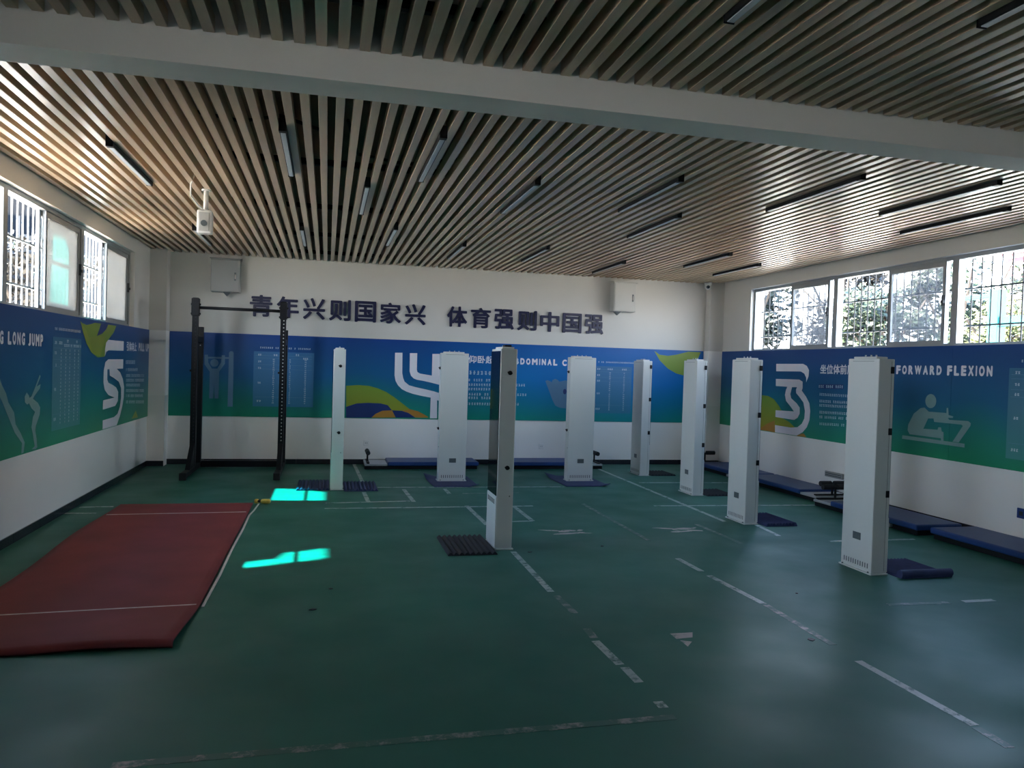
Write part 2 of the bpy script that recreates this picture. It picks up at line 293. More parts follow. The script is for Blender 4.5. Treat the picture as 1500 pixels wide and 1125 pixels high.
ART = {
 'pull_body': [(-1.792,1.648),(-1.746,1.65),(-1.739,1.533),(-1.687,1.442),(-1.61,1.444),(-1.557,1.539),(-1.55,1.648),(-1.505,1.649),(-1.502,1.522),(-1.582,1.4),(-1.582,1.259),(-1.585,0.995),(-1.639,0.994),(-1.651,1.216),(-1.657,0.994),(-1.715,0.993),(-1.715,1.396),(-1.789,1.501)],
 'pull_head': [(-1.652,1.529),(-1.594,1.531)],
 'pull_bar': [(-1.745,1.619),(-1.442,1.623),(-1.441,1.596),(-1.744,1.592)],
 'pull_post': [(-1.447,1.689),(-1.432,1.712),(-1.397,1.713),(-1.381,1.691),(-1.377,0.875),(-1.451,0.874)],
 'tabA': [(-1.093,1.723),(-0.191,1.728),(-0.206,0.888),(-1.089,0.883)],
 'tabA_title': [(-1.022,1.802),(-0.248,1.809),(-0.247,1.781),(-1.021,1.778)],
 'four_a': [(1.042,1.774),(1.158,1.778),(1.163,1.457),(1.178,1.382),(1.204,1.32),(1.275,1.264),(1.389,1.234),(1.554,1.202),(1.67,1.177),(1.824,1.134),(1.828,1.011),(1.732,1.034),(1.739,0.742),(1.625,0.74),(1.628,1.074),(1.468,1.101),(1.342,1.128),(1.24,1.161),(1.164,1.199),(1.1,1.261),(1.061,1.329),(1.043,1.416)],
 'four_b': [(1.276,1.775),(1.393,1.779),(1.394,1.514),(1.405,1.477),(1.446,1.455),(1.637,1.427),(1.636,1.775),(1.757,1.779),(1.765,1.398),(1.817,1.386),(1.82,1.269),(1.64,1.312),(1.5,1.34),(1.398,1.355),(1.347,1.374),(1.302,1.417),(1.279,1.486)],
 'hill_green': [(0.296,1.232),(0.474,1.247),(0.643,1.239),(0.793,1.201),(0.923,1.146),(1.054,1.062),(1.164,0.981),(1.297,0.881),(1.429,0.85),(1.596,0.765),(1.596,0.752),(0.309,0.733)],
 'hill_blue': [(0.304,0.901),(0.46,0.957),(0.65,0.971),(0.842,0.964),(0.95,0.938),(1.017,0.859),(0.867,0.85),(0.761,0.8),(0.699,0.739),(0.309,0.733)],
 'hill_orange': [(0.699,0.739),(0.761,0.8),(0.867,0.85),(1.017,0.859),(1.084,0.745)],
 'hill_navy': [(1.017,0.859),(1.168,0.855),(1.277,0.822),(1.388,0.749),(1.08,0.745)],
 'hill_orange2': [(1.297,0.881),(1.429,0.85),(1.596,0.765),(1.596,0.752),(1.388,0.749),(1.277,0.822),(1.168,0.855)],
 'txt_cn': [(2.218,1.778),(2.7,1.767),(2.703,1.646),(2.222,1.649)],
 'txt_en': [(2.903,1.744),(3.731,1.764),(3.735,1.655),(2.906,1.643)],
 'txt_en2': [(3.807,1.767),(4.278,1.768),(4.282,1.658),(3.811,1.657)],
 'para_head': [(2.118,1.527),(2.684,1.52),(2.686,1.462),(2.12,1.465)],
 'para0': [(2.111,1.391),(2.895,1.403),(2.896,1.362),(2.112,1.351)],
 'para1': [(2.113,1.316),(3.199,1.33),(3.2,1.289),(2.114,1.276)],
 'para2': [(2.115,1.245),(3.061,1.256),(3.063,1.216),(2.116,1.205)],
 'para3': [(2.118,1.161),(3.227,1.172),(3.228,1.131),(2.119,1.121)],
 'para4': [(2.119,1.103),(2.996,1.111),(2.998,1.071),(2.12,1.064)],
 'para5': [(2.122,1.006),(3.104,1.013),(3.105,0.972),(2.123,0.966)],
 'situp_icon': [(3.533,1.388),(3.564,1.405),(3.609,1.39),(3.644,1.371),(3.655,1.407),(3.702,1.429),(3.747,1.412),(3.774,1.382),(3.881,1.409),(4.127,1.336),(4.367,1.12),(4.408,1.062),(4.433,1.023),(4.412,0.955),(4.089,0.931),(3.871,0.942),(3.794,0.95),(3.717,0.985),(3.663,1.082),(3.608,1.214)],
 'situp_dark': [(3.875,1.22),(3.907,1.221)],
 'tabB': [(4.571,1.729),(5.292,1.732),(5.305,0.88),(4.576,0.885)],
 'tabB_title': [(4.634,1.81),(5.29,1.808),(5.291,1.78),(4.635,1.776)],
 'leaf_r': [(5.46,1.956),(5.563,1.894),(5.717,1.88),(5.869,1.904),(6.099,1.964),(6.332,1.962),(6.261,1.793),(6.138,1.623),(6.024,1.548),(5.881,1.58),(5.725,1.658),(5.567,1.795)],
 'jumpL': [(7.036,1.765),(7.397,1.774),(7.402,1.652),(7.041,1.661)],
 'jumpJ': [(7.474,1.769),(7.873,1.775),(7.878,1.662),(7.479,1.655)],
 'jumpG': [(6.838,1.766),(6.948,1.766),(6.952,1.659),(6.842,1.661)],
 'tabL': [(8.097,1.753),(8.942,1.762),(8.973,0.857),(8.082,0.869)],
 'tabL_title': [(8.13,1.827),(8.901,1.844),(8.903,1.813),(8.132,1.801)],
 'jumper1': [(6.859,1.43),(6.933,1.336),(7.021,1.262),(7.068,1.189),(7.192,1.098),(7.226,0.999),(7.34,0.915),(7.434,0.825),(7.412,0.74),(7.363,0.736),(7.376,0.825),(7.214,0.927),(7.073,1.07),(6.938,1.208),(6.866,1.269)],
 'jumper2': [(7.766,1.403),(7.788,1.387),(7.692,1.298),(7.791,1.317),(7.771,1.278),(7.643,1.218),(7.609,1.194),(7.734,1.149),(7.79,1.106),(7.782,1.047),(7.69,0.949),(7.675,0.911),(7.714,0.829),(7.735,0.751),(7.69,0.738),(7.606,0.747),(7.674,0.768),(7.624,0.877),(7.586,0.944),(7.617,1.032),(7.667,1.074),(7.579,1.112),(7.519,1.16),(7.476,1.149),(7.426,1.171),(7.417,1.221),(7.461,1.255),(7.506,1.23),(7.53,1.204),(7.574,1.215),(7.674,1.308)],
 'five_top': [(9.977,1.779),(10.684,1.78),(10.678,1.659),(9.985,1.655),(9.891,1.636),(9.839,1.587),(9.846,1.671),(9.884,1.744)],
 'five_hook': [(9.993,1.549),(10.676,1.552),(10.675,1.433),(10.089,1.434),(9.957,1.43),(9.957,1.309),(10.012,1.271),(10.194,1.241),(10.359,1.205),(10.464,1.144),(10.453,1.035),(10.333,0.979),(9.796,0.964),(9.801,1.073),(10.297,1.082),(10.022,1.126),(9.861,1.191),(9.805,1.276),(9.808,1.42),(9.865,1.515)],
 'five_sweep': [(10.045,1.436),(10.366,1.435),(10.539,1.386),(10.669,1.306),(10.744,1.199),(10.738,1.067),(10.671,0.952),(10.556,0.829),(10.417,0.734),(9.803,0.736),(9.804,0.84),(10.291,0.845),(10.455,0.875),(10.556,0.959),(10.607,1.073),(10.598,1.19),(10.484,1.271),(10.243,1.325),(10.072,1.355)],
 'lobe': [(8.916,1.945),(8.969,1.928),(9.13,1.914),(9.314,1.934),(9.428,1.953),(10.328,1.959),(10.195,1.863),(9.977,1.779),(9.878,1.636),(9.839,1.581),(9.572,1.568),(9.334,1.618),(9.142,1.715),(9.01,1.832)],
 'lobe_y': [(8.916,1.945),(9.006,1.897),(9.134,1.853),(9.211,1.784),(9.477,1.803),(9.845,1.815),(9.808,1.73),(9.652,1.58),(9.334,1.618),(9.142,1.715),(9.01,1.832)],
 'lobe_navy': [(9.964,1.957),(9.882,1.9),(9.717,1.84),(9.516,1.81),(9.592,1.877),(9.668,1.953)],
 'pull_txt': [(10.839,1.78),(11.378,1.783),(11.388,1.66),(10.848,1.657)],
 'pull_en': [(11.495,1.78),(12.202,1.782),(12.212,1.668),(11.505,1.662)],
 'pl_head': [(10.821,1.539),(11.323,1.54),(11.327,1.489),(10.825,1.491)],
 'pl0': [(10.839,1.436),(11.477,1.431),(11.481,1.392),(10.842,1.399)],
 'pl1': [(10.845,1.361),(11.85,1.345),(11.854,1.304),(10.848,1.323)],
 'pl2': [(10.85,1.301),(11.856,1.279),(11.859,1.238),(10.852,1.263)],
 'pl3': [(10.854,1.238),(11.675,1.215),(11.679,1.175),(10.857,1.201)],
 'pl4': [(10.86,1.167),(11.869,1.132),(11.872,1.091),(10.863,1.13)],
 'pl5': [(10.865,1.1),(11.812,1.061),(11.816,1.021),(10.868,1.063)],
 'pl6': [(10.871,1.02),(11.883,0.971),(11.886,0.929),(10.874,0.982)],
 'tri': [(11.408,0.857),(11.534,0.754),(11.178,0.759)],
 'three_top': [(10.509,1.775),(9.83,1.777),(9.737,1.747),(9.683,1.687),(9.688,1.602),(9.738,1.514),(9.74,1.577),(9.79,1.637),(9.874,1.666),(10.502,1.662)],
 'three_main': [(10.505,1.546),(9.907,1.549),(9.824,1.52),(9.818,1.429),(9.836,1.391),(9.729,1.31),(9.644,1.218),(9.617,1.111),(9.628,0.978),(9.681,0.878),(9.777,0.796),(9.917,0.735),(10.474,0.734),(10.481,0.844),(10.071,0.839),(9.904,0.859),(9.805,0.916),(9.749,0.994),(9.74,1.104),(9.784,1.223),(9.892,1.303),(9.967,1.35),(9.977,1.399),(9.952,1.437),(10.078,1.433),(10.114,1.331),(10.089,1.27),(9.947,1.202),(9.871,1.145),(9.865,1.059),(9.913,0.994),(9.994,0.957),(10.478,0.967),(10.48,1.07),(10.009,1.081),(10.091,1.144),(10.216,1.226),(10.25,1.313),(10.227,1.39),(10.197,1.435),(10.498,1.438)],
 'r_green': [(11.327,1.226),(11.024,1.278),(10.865,1.283),(10.708,1.278),(10.542,1.236),(10.399,1.14),(10.327,1.073),(10.297,0.961),(10.119,0.917),(9.966,0.848),(9.981,0.753),(10.474,0.732),(11.293,0.744)],
 'r_orange': [(10.938,0.74),(10.703,0.846),(10.497,0.914),(10.485,0.733),(10.937,0.736)],
 'r_orange2': [(9.796,0.776),(9.752,0.78),(9.682,0.735),(9.937,0.73)],
 'sit_txt': [(9.435,1.775),(8.734,1.763),(8.726,1.635),(9.427,1.644)],
 'sit_head': [(9.45,1.496),(8.922,1.506),(8.918,1.444),(9.447,1.434)],
 'rp0': [(9.426,1.374),(8.654,1.375),(8.652,1.342),(9.424,1.337)],
 'rp1': [(9.421,1.281),(8.565,1.29),(8.563,1.257),(9.418,1.245)],
 'rp2': [(9.417,1.222),(8.562,1.236),(8.56,1.203),(9.415,1.186)],
 'rp3': [(9.411,1.127),(8.557,1.148),(8.555,1.114),(9.409,1.091)],
 'rp4': [(9.407,1.061),(8.553,1.087),(8.551,1.054),(9.404,1.025)],
 'rp5': [(9.401,0.966),(8.861,0.987),(8.859,0.953),(9.398,0.93)],
 'fwd': [(7.96,1.757),(7.255,1.767),(7.249,1.658),(7.955,1.659)],
 'flex': [(7.177,1.765),(6.579,1.765),(6.573,1.653),(7.171,1.656)],
 'sit_head2': [(7.393,1.362),(7.312,1.366),(7.397,1.442)],
 'sit_body': [(7.543,1.273),(7.481,1.284),(7.416,1.241),(7.158,1.242),(7.158,1.298),(7.138,1.299),(7.128,1.222),(7.061,1.211),(7.07,1.193),(7.136,1.191),(7.116,1.17),(6.857,1.175),(6.823,1.155),(6.827,1.126),(6.972,0.937),(7.056,0.936),(6.926,1.118),(6.945,1.131),(7.329,1.131),(7.341,1.169),(7.422,1.163),(7.488,1.041),(7.275,1.047),(7.266,1.075),(7.227,1.078),(7.215,1.034),(7.189,1.028),(7.184,0.93),(7.218,0.919),(7.221,0.957),(7.696,0.959),(7.731,1.004),(7.724,1.069),(7.645,1.203)],
 'sit_base': [(7.812,0.936),(6.892,0.93),(6.892,0.889),(7.814,0.895)],
 'tabR': [(6.374,1.781),(5.541,1.784),(5.501,0.961),(6.365,0.858)],
 'seam': [(7.113,1.994),(7.102,1.784)],
 'line_l1': [(1.61,6.48),(1.6,5.28)],
 'line_l1b': [(1.61,5.18),(1.62,4.79)],
 'line_l1c': [(1.6,4.5),(1.59,4.33)],
 'line_l1d': [(1.58,4.28),(1.59,3.91)],
 'line_l1e': [(1.6,3.87),(1.6,3.67)],
 'line_l1f': [(1.6,3.44),(1.6,3.37)],
 'line_l2': [(-0.78,3.25),(1.61,3.27)],
 'line_l3': [(2.98,5.54),(3.01,4.8)],
 'line_l3b': [(3.01,4.78),(2.98,4.0)],
 'line_l3c': [(2.96,3.75),(2.97,2.95)],
 'line_l3d': [(2.96,2.93),(2.95,2.74)],
 'line_l4': [(2.97,6.09),(2.98,5.67)],
 'line_l5': [(3.0,8.72),(3.0,6.77)],
 'line_l6': [(4.31,12.03),(4.23,7.56)],
 'line_l6b': [(4.49,7.36),(4.42,6.83)],
 'line_l6c': [(3.84,7.45),(3.85,6.57)],
 'line_h1': [(0.67,10.05),(3.17,10.0)],
 'line_h2': [(4.4,10.32),(5.77,10.28)],
 'line_h3': [(3.83,8.53),(6.0,8.43)],
 'line_h3b': [(4.8,6.56),(5.77,6.55)],
 'line_h4': [(0.01,8.62),(2.36,8.62)],
 'line_h5': [(0.02,8.95),(0.98,9.03)],
 'line_d1': [(0.45,12.37),(0.5,10.52)],
 'line_d2': [(0.48,9.68),(0.5,8.97)],
 'line_d3': [(0.99,9.87),(1.02,8.98)],
 'line_d4': [(1.52,9.9),(1.52,9.48)],
 'line_d4b': [(1.59,8.68),(1.61,7.61)],
 'line_d5': [(2.13,8.64),(2.13,7.77)],
 'line_h6': [(1.9,7.76),(2.13,7.77)],
 'line_h7': [(1.69,9.52),(2.42,9.53)],
 'line_w1': [(-2.48,8.87),(-2.16,8.89)],
 'line_w2': [(-2.52,8.54),(-2.23,8.52)],
 'line_h8': [(4.53,4.65),(4.8,4.65)],
 'line_h9': [(3.9,4.66),(4.4,4.64)],
 'peel_p1': [(2.11,7.43),(2.25,7.29),(2.47,7.4),(2.44,7.21),(2.43,7.09),(2.21,7.08),(2.11,7.18)],
 'peel_p2': [(3.28,7.29),(3.48,7.45),(3.64,7.36),(3.65,7.2),(3.69,7.09),(3.48,7.05),(3.35,7.16)],
 'peel_p3': [(2.08,4.33),(2.23,4.33),(2.19,4.25),(2.08,4.24)],
 'peel_p4': [(2.09,4.21),(2.15,4.18),(2.09,4.11)],
}

# ================================================================ THE ROOM
struct(MB().box(XL - .24, XR + .24, YF - .24, YB + .24, -.2, 0).build('floor', M_FLOOR), 'green painted concrete floor with worn white court lines')
FLOOR = bpy.data.objects['floor']
def strip(a, b, w):
    a, b = Vector((*a, 0)), Vector((*b, 0)); d = (b - a).normalized(); s = Vector((-d.y, d.x, 0)) * w / 2
    return [tuple((p)[:2]) for p in (a + s, b + s, b - s, a - s)]
def flat(a, b, d): return (a, b, d)
THIN = {'h4', 'h5', 'h6', 'h7', 'h1', 'h2', 'h3', 'h3b', 'w1', 'w2', 'h8', 'h9', 'd1', 'd2'}
OLD = {'l1b', 'l1c', 'l2', 'l3b', 'l3d', 'h9', 'l6c', 'l5', 'h7'}
for k, v in ART.items():
    if k.startswith('line_'):
        t = k[5:]; MB().prism(strip(v[0], v[1], .05 if t not in THIN else .05), flat, 0, .0012).build('court_line', M_LINE2 if t in OLD else M_LINE, FLOOR)
    elif k.startswith('peel_'):
        if k in ('peel_p1', 'peel_p2'):
            cx = sum(p[0] for p in v) / len(v); cy = sum(p[1] for p in v) / len(v)
            for dx, dy, w_, h_, sl in ((-.10, .05, .16, .030, -.25), (.06, .02, .14, .045, .18), (.16, -.07, .11, .030, -.3), (.0, -.10, .17, .035, .05), (.20, .04, .05, .03, .4)):
                pts_ = []
                for t in range(10):
                    a_ = 2 * PI * t / 10; rr = random.uniform(.6, 1.1); pts_.append((cx + dx + w_ * rr * math.cos(a_), cy + dy + h_ * rr * math.sin(a_) + sl * w_ * math.cos(a_)))
                MB().prism(pts_, flat, 0, .0014).build('peeled_patch', M_PEEL, FLOOR)
        else: MB().prism(v, flat, 0, .0014).build('peeled_patch', M_PEEL, FLOOR)
for k, (x, y, r) in enumerate([(2.47, 6.6, .02), (.06, 5.55, .018), (-.05, 5.1, .03), (1.75, 6.45, .02), (2.9, 4.1, .03), (3.4, 5.0, .012)]):
    tag(MB().prism([(x + r * random.uniform(.5, 1.2) * math.cos(t), y + r * random.uniform(.4, 1.) * math.sin(t)) for t in [2 * PI * i / 7 for i in range(7)]], flat, 0, .004).build('paint_flake', M_INK, loc=None),
        ['dark flake on the green floor between the worn lines', 'small dark flake on the floor beside the red mat', 'curled dark flake lying nearest the red mat corner',
         'pale crumb at the foot of the black-fronted column', 'thin dark twig on the floor by the worn line', 'tiny dark speck on the floor near the right column'][k], 'debris')

# walls
def side_wall(name, x0, x1, w0, w1, label):
    m = MB(); m.box(x0, x1, YF - .24, YB + .24, 0, ZT); m.box(x0, x1, YF - .24, YB + .24, ZW, ZC)
    if x0 < 0: m.box(x0, x1, YF - .24, WN0, ZT, ZW); m.box(x0, x1, WN1, w0, ZT, ZW)
    else: m.box(x0, x1, YF - .24, w0, ZT, ZW)
    m.box(x0, x1, w1, YB + .24, ZT, ZW)
    return struct(m.build(name, M_WALL), label)
side_wall('wall_left', XL - .24, XL, WL0, WL1, 'white side wall on the left with a high ribbon window')
side_wall('wall_right', XR, XR + .24, WR0, WR1, 'white side wall on the right with a high ribbon window')
struct(MB().box(XL, XR, YB, YB + .24, 0, ZC).build('wall_back', M_WALL), 'white far wall behind the raised navy characters')
struct(MB().box(XL, XR, YF - .24, YF, 0, ZC).build('wall_front', M_WALL), 'plain white wall behind the viewer')
struct(MB().box(XL, -2.295, 12.14, YB, 0, ZC).build('trim_1', M_WALL), 'white corner pilaster at the left end of the far wall')
struct(MB().box(6.40, XR, 12.20, YB, 0, ZC).build('trim_2', M_WALL), 'white corner pilaster at the right end of the far wall')
struct(MB().box(XL, XR, 3.985, 4.235, 3.0, ZC).build('trim_3', M_BEAM), 'pale concrete beam crossing the slatted ceiling')

# ceiling: slab, carrier rails, laminate slats
CE = struct(MB().box(XL - .24, XR + .24, YF - .24, YB + .24, ZC, ZC + .25).build('ceiling', M_SLAB), 'dark slab above an open ceiling of wooden slats')
for y in (-1.9, -.1, 1.75, 3.65, 4.85, 6.72, 8.62, 10.5, 12.2):
    MB().box(XL, XR, y - .02, y + .02, ZS + .08, ZS + .13).build('carrier_rail', M_BLACK, CE)
LIGHT_X = {}
def slat_mesh(y0, y1):
    return MB().box(-.0265, .0265, y0, y1, ZS, ZS + .08).mesh('slat', .002, 1)
for y0, y1 in ((YF, 3.985), (4.235, YB)):
    me = slat_mesh(y0, y1)
    for k in range(-20, 67):
        o = obj('slat', me, M_SLAT, CE); o.location = (-.38 + .105 * k, 0, 0)
MB().tube([(-.95, 5.6, 3.26), (-.62, 5.7, 3.25), (-.35, 5.55, 3.27), (-.1, 5.75, 3.26)], .012).build('cable', M_RUBBER, CE)
MB().tube([(.1, 5.6, 3.30), (.16, 6.0, 3.25), (.2, 6.4, 3.28), (.6, 6.5, 3.26), (1.1, 6.2, 3.28)], .012).build('cable', M_RUBBER, CE)
MB().tube([(-1.25, 4.6, 3.30), (-1.2, 5.3, 3.25), (-1.22, 6.2, 3.27)], .015).build('cable', M_RUBBER, CE)

# baseboards: a grout bed with dark tiles proud of it
def tiles(name, fn, a0, a1, step, label):
    m = MB(); m.prism([(a0, 0), (a1, 0), (a1, .076), (a0, .076)], fn, 0, .006); bb = struct(m.build(name, M_JOINT), label)
    n = max(1, round((a1 - a0) / step)); st = (a1 - a0) / n
    me = None
    for i in range(n):
        if me is None:
            me = MB().prism([(a0 + .002, 0.001), (a0 + st - .002, 0.001), (a0 + st - .002, .079), (a0 + .002, .079)], fn, .0, .011).mesh('tile')
        o = obj('tile', me, M_TILE, bb); o.location = Vector(fn(a0 + i * st, 0, 0)) - Vector(fn(a0, 0, 0))
tiles('baseboard_left', on_left, YF, 12.14, .62, 'dark tile skirting along the left wall')
tiles('baseboard_right', on_right, YF, 12.20, .62, 'dark tile skirting along the right wall')
tiles('baseboard_back', on_back, -2.295, 6.40, .62, 'dark tile skirting along the far wall')
tiles('baseboard_corner_left', lambda a, z, d: (a, 12.14 - d, z), XL, -2.295, .3, 'dark tile skirting round the left corner pilaster')
tiles('baseboard_corner_right', lambda a, z, d: (a, 12.20 - d, z), 6.40, XR, .3, 'dark tile skirting round the right corner pilaster')

# ================================================================ WINDOWS
def window(num, side, y0, y1, open_far, pane_m, label):
    s = -1 if side == 'L' else 1
    X = XL if side == 'L' else XR
    def bx(m, d0, d1, ya, yb, za, zb):
        xa, xb = sorted((X + s * d0, X + s * d1)); return m.box(xa, xb, ya, yb, za, zb)
    wn = empty('window_%d' % num, (X + s * .1, (y0 + y1) / 2, ZT)); struct(wn, label)
    fr = MB(); t = .045
    bx(fr, .06, .15, y0, y0 + t, ZT, ZW); bx(fr, .06, .15, y1 - t, y1, ZT, ZW); bx(fr, .06, .15, y0 + t, y1 - t, ZT, ZT + .03); bx(fr, .06, .15, y0 + t, y1 - t, ZW - t, ZW)
    fr.build('frame', M_FRAME, wn)
    ym = (y0 + y1) / 2
    a, bb = (ym - .06, y1 - t) if open_far == 0 else (y0 + t, ym + .06)
    for k, (d, sh) in enumerate(((.072, 0), (.112, .05))):
        ya, yb = (a - sh, bb - sh * .4) if open_far == 0 else (a + sh * .4 + .10 * 1, bb + sh)
        if open_far: yb -= .04
        sa = MB(); q = .048
        bx(sa, d, d + .03, ya, ya + q, ZT + .03, ZW - t); bx(sa, d, d + .03, yb - q, yb, ZT + .03, ZW - t)
        bx(sa, d, d + .03, ya + q, yb - q, ZT + .03, ZT + .07); bx(sa, d, d + .03, ya + q, yb - q, ZW - t - .05, ZW - t)
        so_ = sa.build('sash', M_FRAME, wn)
        pn = MB(); bx(pn, d + .012, d + .018, ya + q, yb - q, ZT + .07, ZW - t - .05)
        if k == 0 or side == 'L': pn.build('pane', pane_m if k == 0 else M_PANER, so_)
        else: pn.build('pane', M_PANER, so_)
        ga = MB(); bx(ga, d - .002, d, yb - .010, yb, ZT + .03, ZW - t); bx(ga, d - .002, d, ya, ya + .010, ZT + .03, ZW - t); ga.build('gasket', M_GASKET, so_)
        if k == 0:
            hy = yb - q / 2 if open_far == 0 else ya + q / 2
            h = MB(); bx(h, d - .02, d, hy - .014, hy + .014, 2.44, 2.56); bx(h, d - .035, d - .015, hy - .03, hy + .01, 2.47, 2.50); h.build('latch', M_GASKET, so_)
    # steel grille outside
    nb = 16; me = None
    gx = X + s * .22
    for i in range(nb):
        if me is None:
            me = MB().cyl((0, 0, ZT - ZT + .0), (0, 0, ZW - ZT), .008, 8).mesh('grille_bar')
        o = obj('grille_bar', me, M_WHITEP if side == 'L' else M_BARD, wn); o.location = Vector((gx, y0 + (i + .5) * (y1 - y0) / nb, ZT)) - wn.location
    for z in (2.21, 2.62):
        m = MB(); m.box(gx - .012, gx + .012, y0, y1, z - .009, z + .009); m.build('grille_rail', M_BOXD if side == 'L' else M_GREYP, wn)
    return wn
dl = (WL1 - WL0) / 3; dr = (WR1 - WR0) / 3
for i, lb in enumerate(('sliding window unit on the left nearest the viewer', 'left sliding window with a frosted pane glowing cyan', 'left sliding window nearest the far corner with a cream frosted pane')):
    window(i + 1, 'L', WL0 + i * dl, WL0 + (i + 1) * dl, 1 if i == 0 else 0, M_PANEL, lb)
for i, lb in enumerate(('right sliding window at the edge of view before the teal posts', 'middle right sliding window behind the tall near column', 'right sliding window nearest the far corner')):
    window(i + 4, 'R', WR0 + i * dr, WR0 + (i + 1) * dr, 1, M_PANER, lb)

window(7, 'L', WN0, WN1, 0, M_PANEL, 'unseen left window added behind the viewer to light the near ceiling')  # added as a light source for the near bay

# ================================================================ BANNERS
def circle(cx, cz, rx, rz, n=20): return [(cx + rx * math.cos(2 * PI * i / n), cz + rz * math.sin(2 * PI * i / n)) for i in range(n)]
def art(key, fn, d, m, parent, name): return MB().prism(ART[key], fn, d - .001, d).build(name, m, parent)
def rows(m, fn, box, d, n=None, gap=.3):
    """one line of print too small to read: a blurred glyph for every character"""
    (a0, zt0), (a1, zt1), (_, zb1), (_, zb0) = box
    h = zt0 - zb0; n = n or max(2, round(abs(a1 - a0) / (abs(h) * 1.05))); st = (a1 - a0) / n
    for i in range(n):
        a = a0 + i * st; f = (i + .5) / n; zt = zt0 + (zt1 - zt0) * f; zb = zb0 + (zb1 - zb0) * f; wdt = st * (1 - gap); hh = zt - zb
        if random.random() < .08: continue
        for j in range(3):
            z = zb + hh * (.05 + j * .36 + random.uniform(-.05, .05)); x0 = a + wdt * random.uniform(0, .25); x1 = a + wdt * random.uniform(.75, 1)
            m.prism([(x0, z), (x1, z), (x1, z + hh * .18), (x0, z + hh * .18)], fn, d - .0008, d)
        xm = a + wdt * random.uniform(.3, .6); m.prism([(xm, zb), (xm + wdt * .18, zb), (xm + wdt * .18, zt), (xm, zt)], fn, d - .0008, d)
    return m
def chart(parent, fn, a0, a1, zb, zt, title, cols, nrow, groups, d, m):
    sh = MB().prism([(a0, zb), (a1, zb), (a1, zt), (a0, zt)], fn, d - .001, d).build('score_table', m, parent)
    W, H = a1 - a0, zt - zb; p = MB()
    for z, hh in ((zt - .075 * H, .004), (zt - .12 * H, .003), (zb + .17 * H, .003), (zb + .68 * H, .003), (zb + .76 * H, .003)):
        MB().prism([(a0 + .03 * W, z), (a1 - .03 * W, z), (a1 - .03 * W, z + hh), (a0 + .03 * W, z + hh)], fn, d, d + .0008).build('rule', MATS['print_rule'], sh)
    g = MB(); s = .011
    for cx in cols:
        for r in range(nrow):
            z = zt - H * (.14 + .83 * r / nrow); c = a0 + cx * W; k = s * (1 if W > 0 else -1) * random.uniform(.8, 1.5)
            rows(g, fn, [(c - k, z + .011), (c + k, z + .011), (c + k, z - .009), (c - k, z - .009)], d + .001, 2, .15)
    for cx, zz, wd in groups:
        c = a0 + cx * W; k = wd / 2 * (1 if W > 0 else -1); z = zt - zz * H
        rows(g, fn, [(c - k, z + .014), (c + k, z + .014), (c + k, z - .014), (c - k, z - .014)], d + .001, None, .15)
    if title:
        rows(g, fn, [(title[0], title[2] + .013), (title[1], title[2] + .013), (title[1], title[2] - .013), (title[0], title[2] - .013)], d + .001, None, .2)
    g.build('table_print', M_PRINTS, sh)['kind'] = 'stuff'
mat('print_rule', (.12, .26, .40), .4)
M_TABB = banner('print_table', [(0, (.03, .20, .30)), (.5, (.055, .19, .37)), (1, (.05, .16, .36))])
M_TABS = banner('print_table_side', [(0, (.07, .30, .27)), (.5, (.075, .21, .30)), (1, (.04, .14, .28))])
BT = .012
# --- far wall
bn = tag(empty('exercise_banner', (2.05, YB, ZB)), 'blue and green exercise banner with a large white 4 on the far wall', 'banner')
MB().prism([(-2.285, ZB), (6.385, ZB), (6.385, ZT), (-2.285, ZT)], on_back, .003, BT).build('sheet', M_BANB, bn)
art('pull_body', on_back, BT + .001, M_ICON, bn, 'pull_up_figure'); (c, r) = ART['pull_head']
MB().prism(circle(c[0], c[1], r[0] - c[0], r[0] - c[0]), on_back, BT, BT + .001).build('figure_head', M_ICON, bn)
art('pull_bar', on_back, BT + .0015, M_ICON, bn, 'figure_bar'); art('pull_post', on_back, BT + .001, M_ICON, bn, 'figure_post')
chart(bn, on_back, -1.09, -.20, .885, 1.725, (-1.0, -.25, 1.785), (.33, .60, .86), 22, ((.1, .06, .05), (.34, .06, .1), (.72, .045, .06), (.86, .11, .08), (.1, .18, .05), (.1, .3, .05), (.1, .57, .05), (.1, .9, .07)), BT + .001, M_TABB)
for k, m, d in (('hill_green', M_GREEN, .001), ('hill_blue', M_PNAVY, .0018), ('hill_orange', M_PORANGE, .0022), ('hill_navy', M_PNAVY, .0026), ('hill_orange2', M_PORANGE, .0024)):
    art(k, on_back, BT + d, m, bn, 'swoosh')
nm = art('four_a', on_back, BT + .004, M_PRINT, bn, 'numeral'); tag(nm, 'white ribbon numeral 4'); art('four_b', on_back, BT + .004, M_PRINT, bn, 'numeral')
lettering('heading', '仰卧起坐', 2.225, 2.79, 1.648, 1.772, on_back, BT, BT + .001, M_PRINT, bn, .02)
condensed('heading', 'ABDOMINAL', 2.895, 3.731, 1.650, 1.756, on_back, BT + .001, M_PRINT, bn)
condensed('heading', 'C', 3.815, 3.895, 1.648, 1.756, on_back, BT + .001, M_PRINT, bn)
p = rows(MB(), on_back, ART['para_head'], BT + .001)
for i in range(6): rows(p, on_back, ART['para%d' % i], BT + .001)
p.build('paragraph_print', M_PRINTS, bn)['kind'] = 'stuff'
art('situp_icon', on_back, BT + .001, M_ICON, bn, 'curl_figure'); c, r = ART['situp_dark']
MB().prism(circle(c[0], c[1], .03, .045), on_back, BT + .001, BT + .002).build('figure_gap', M_PNAVY, bn)
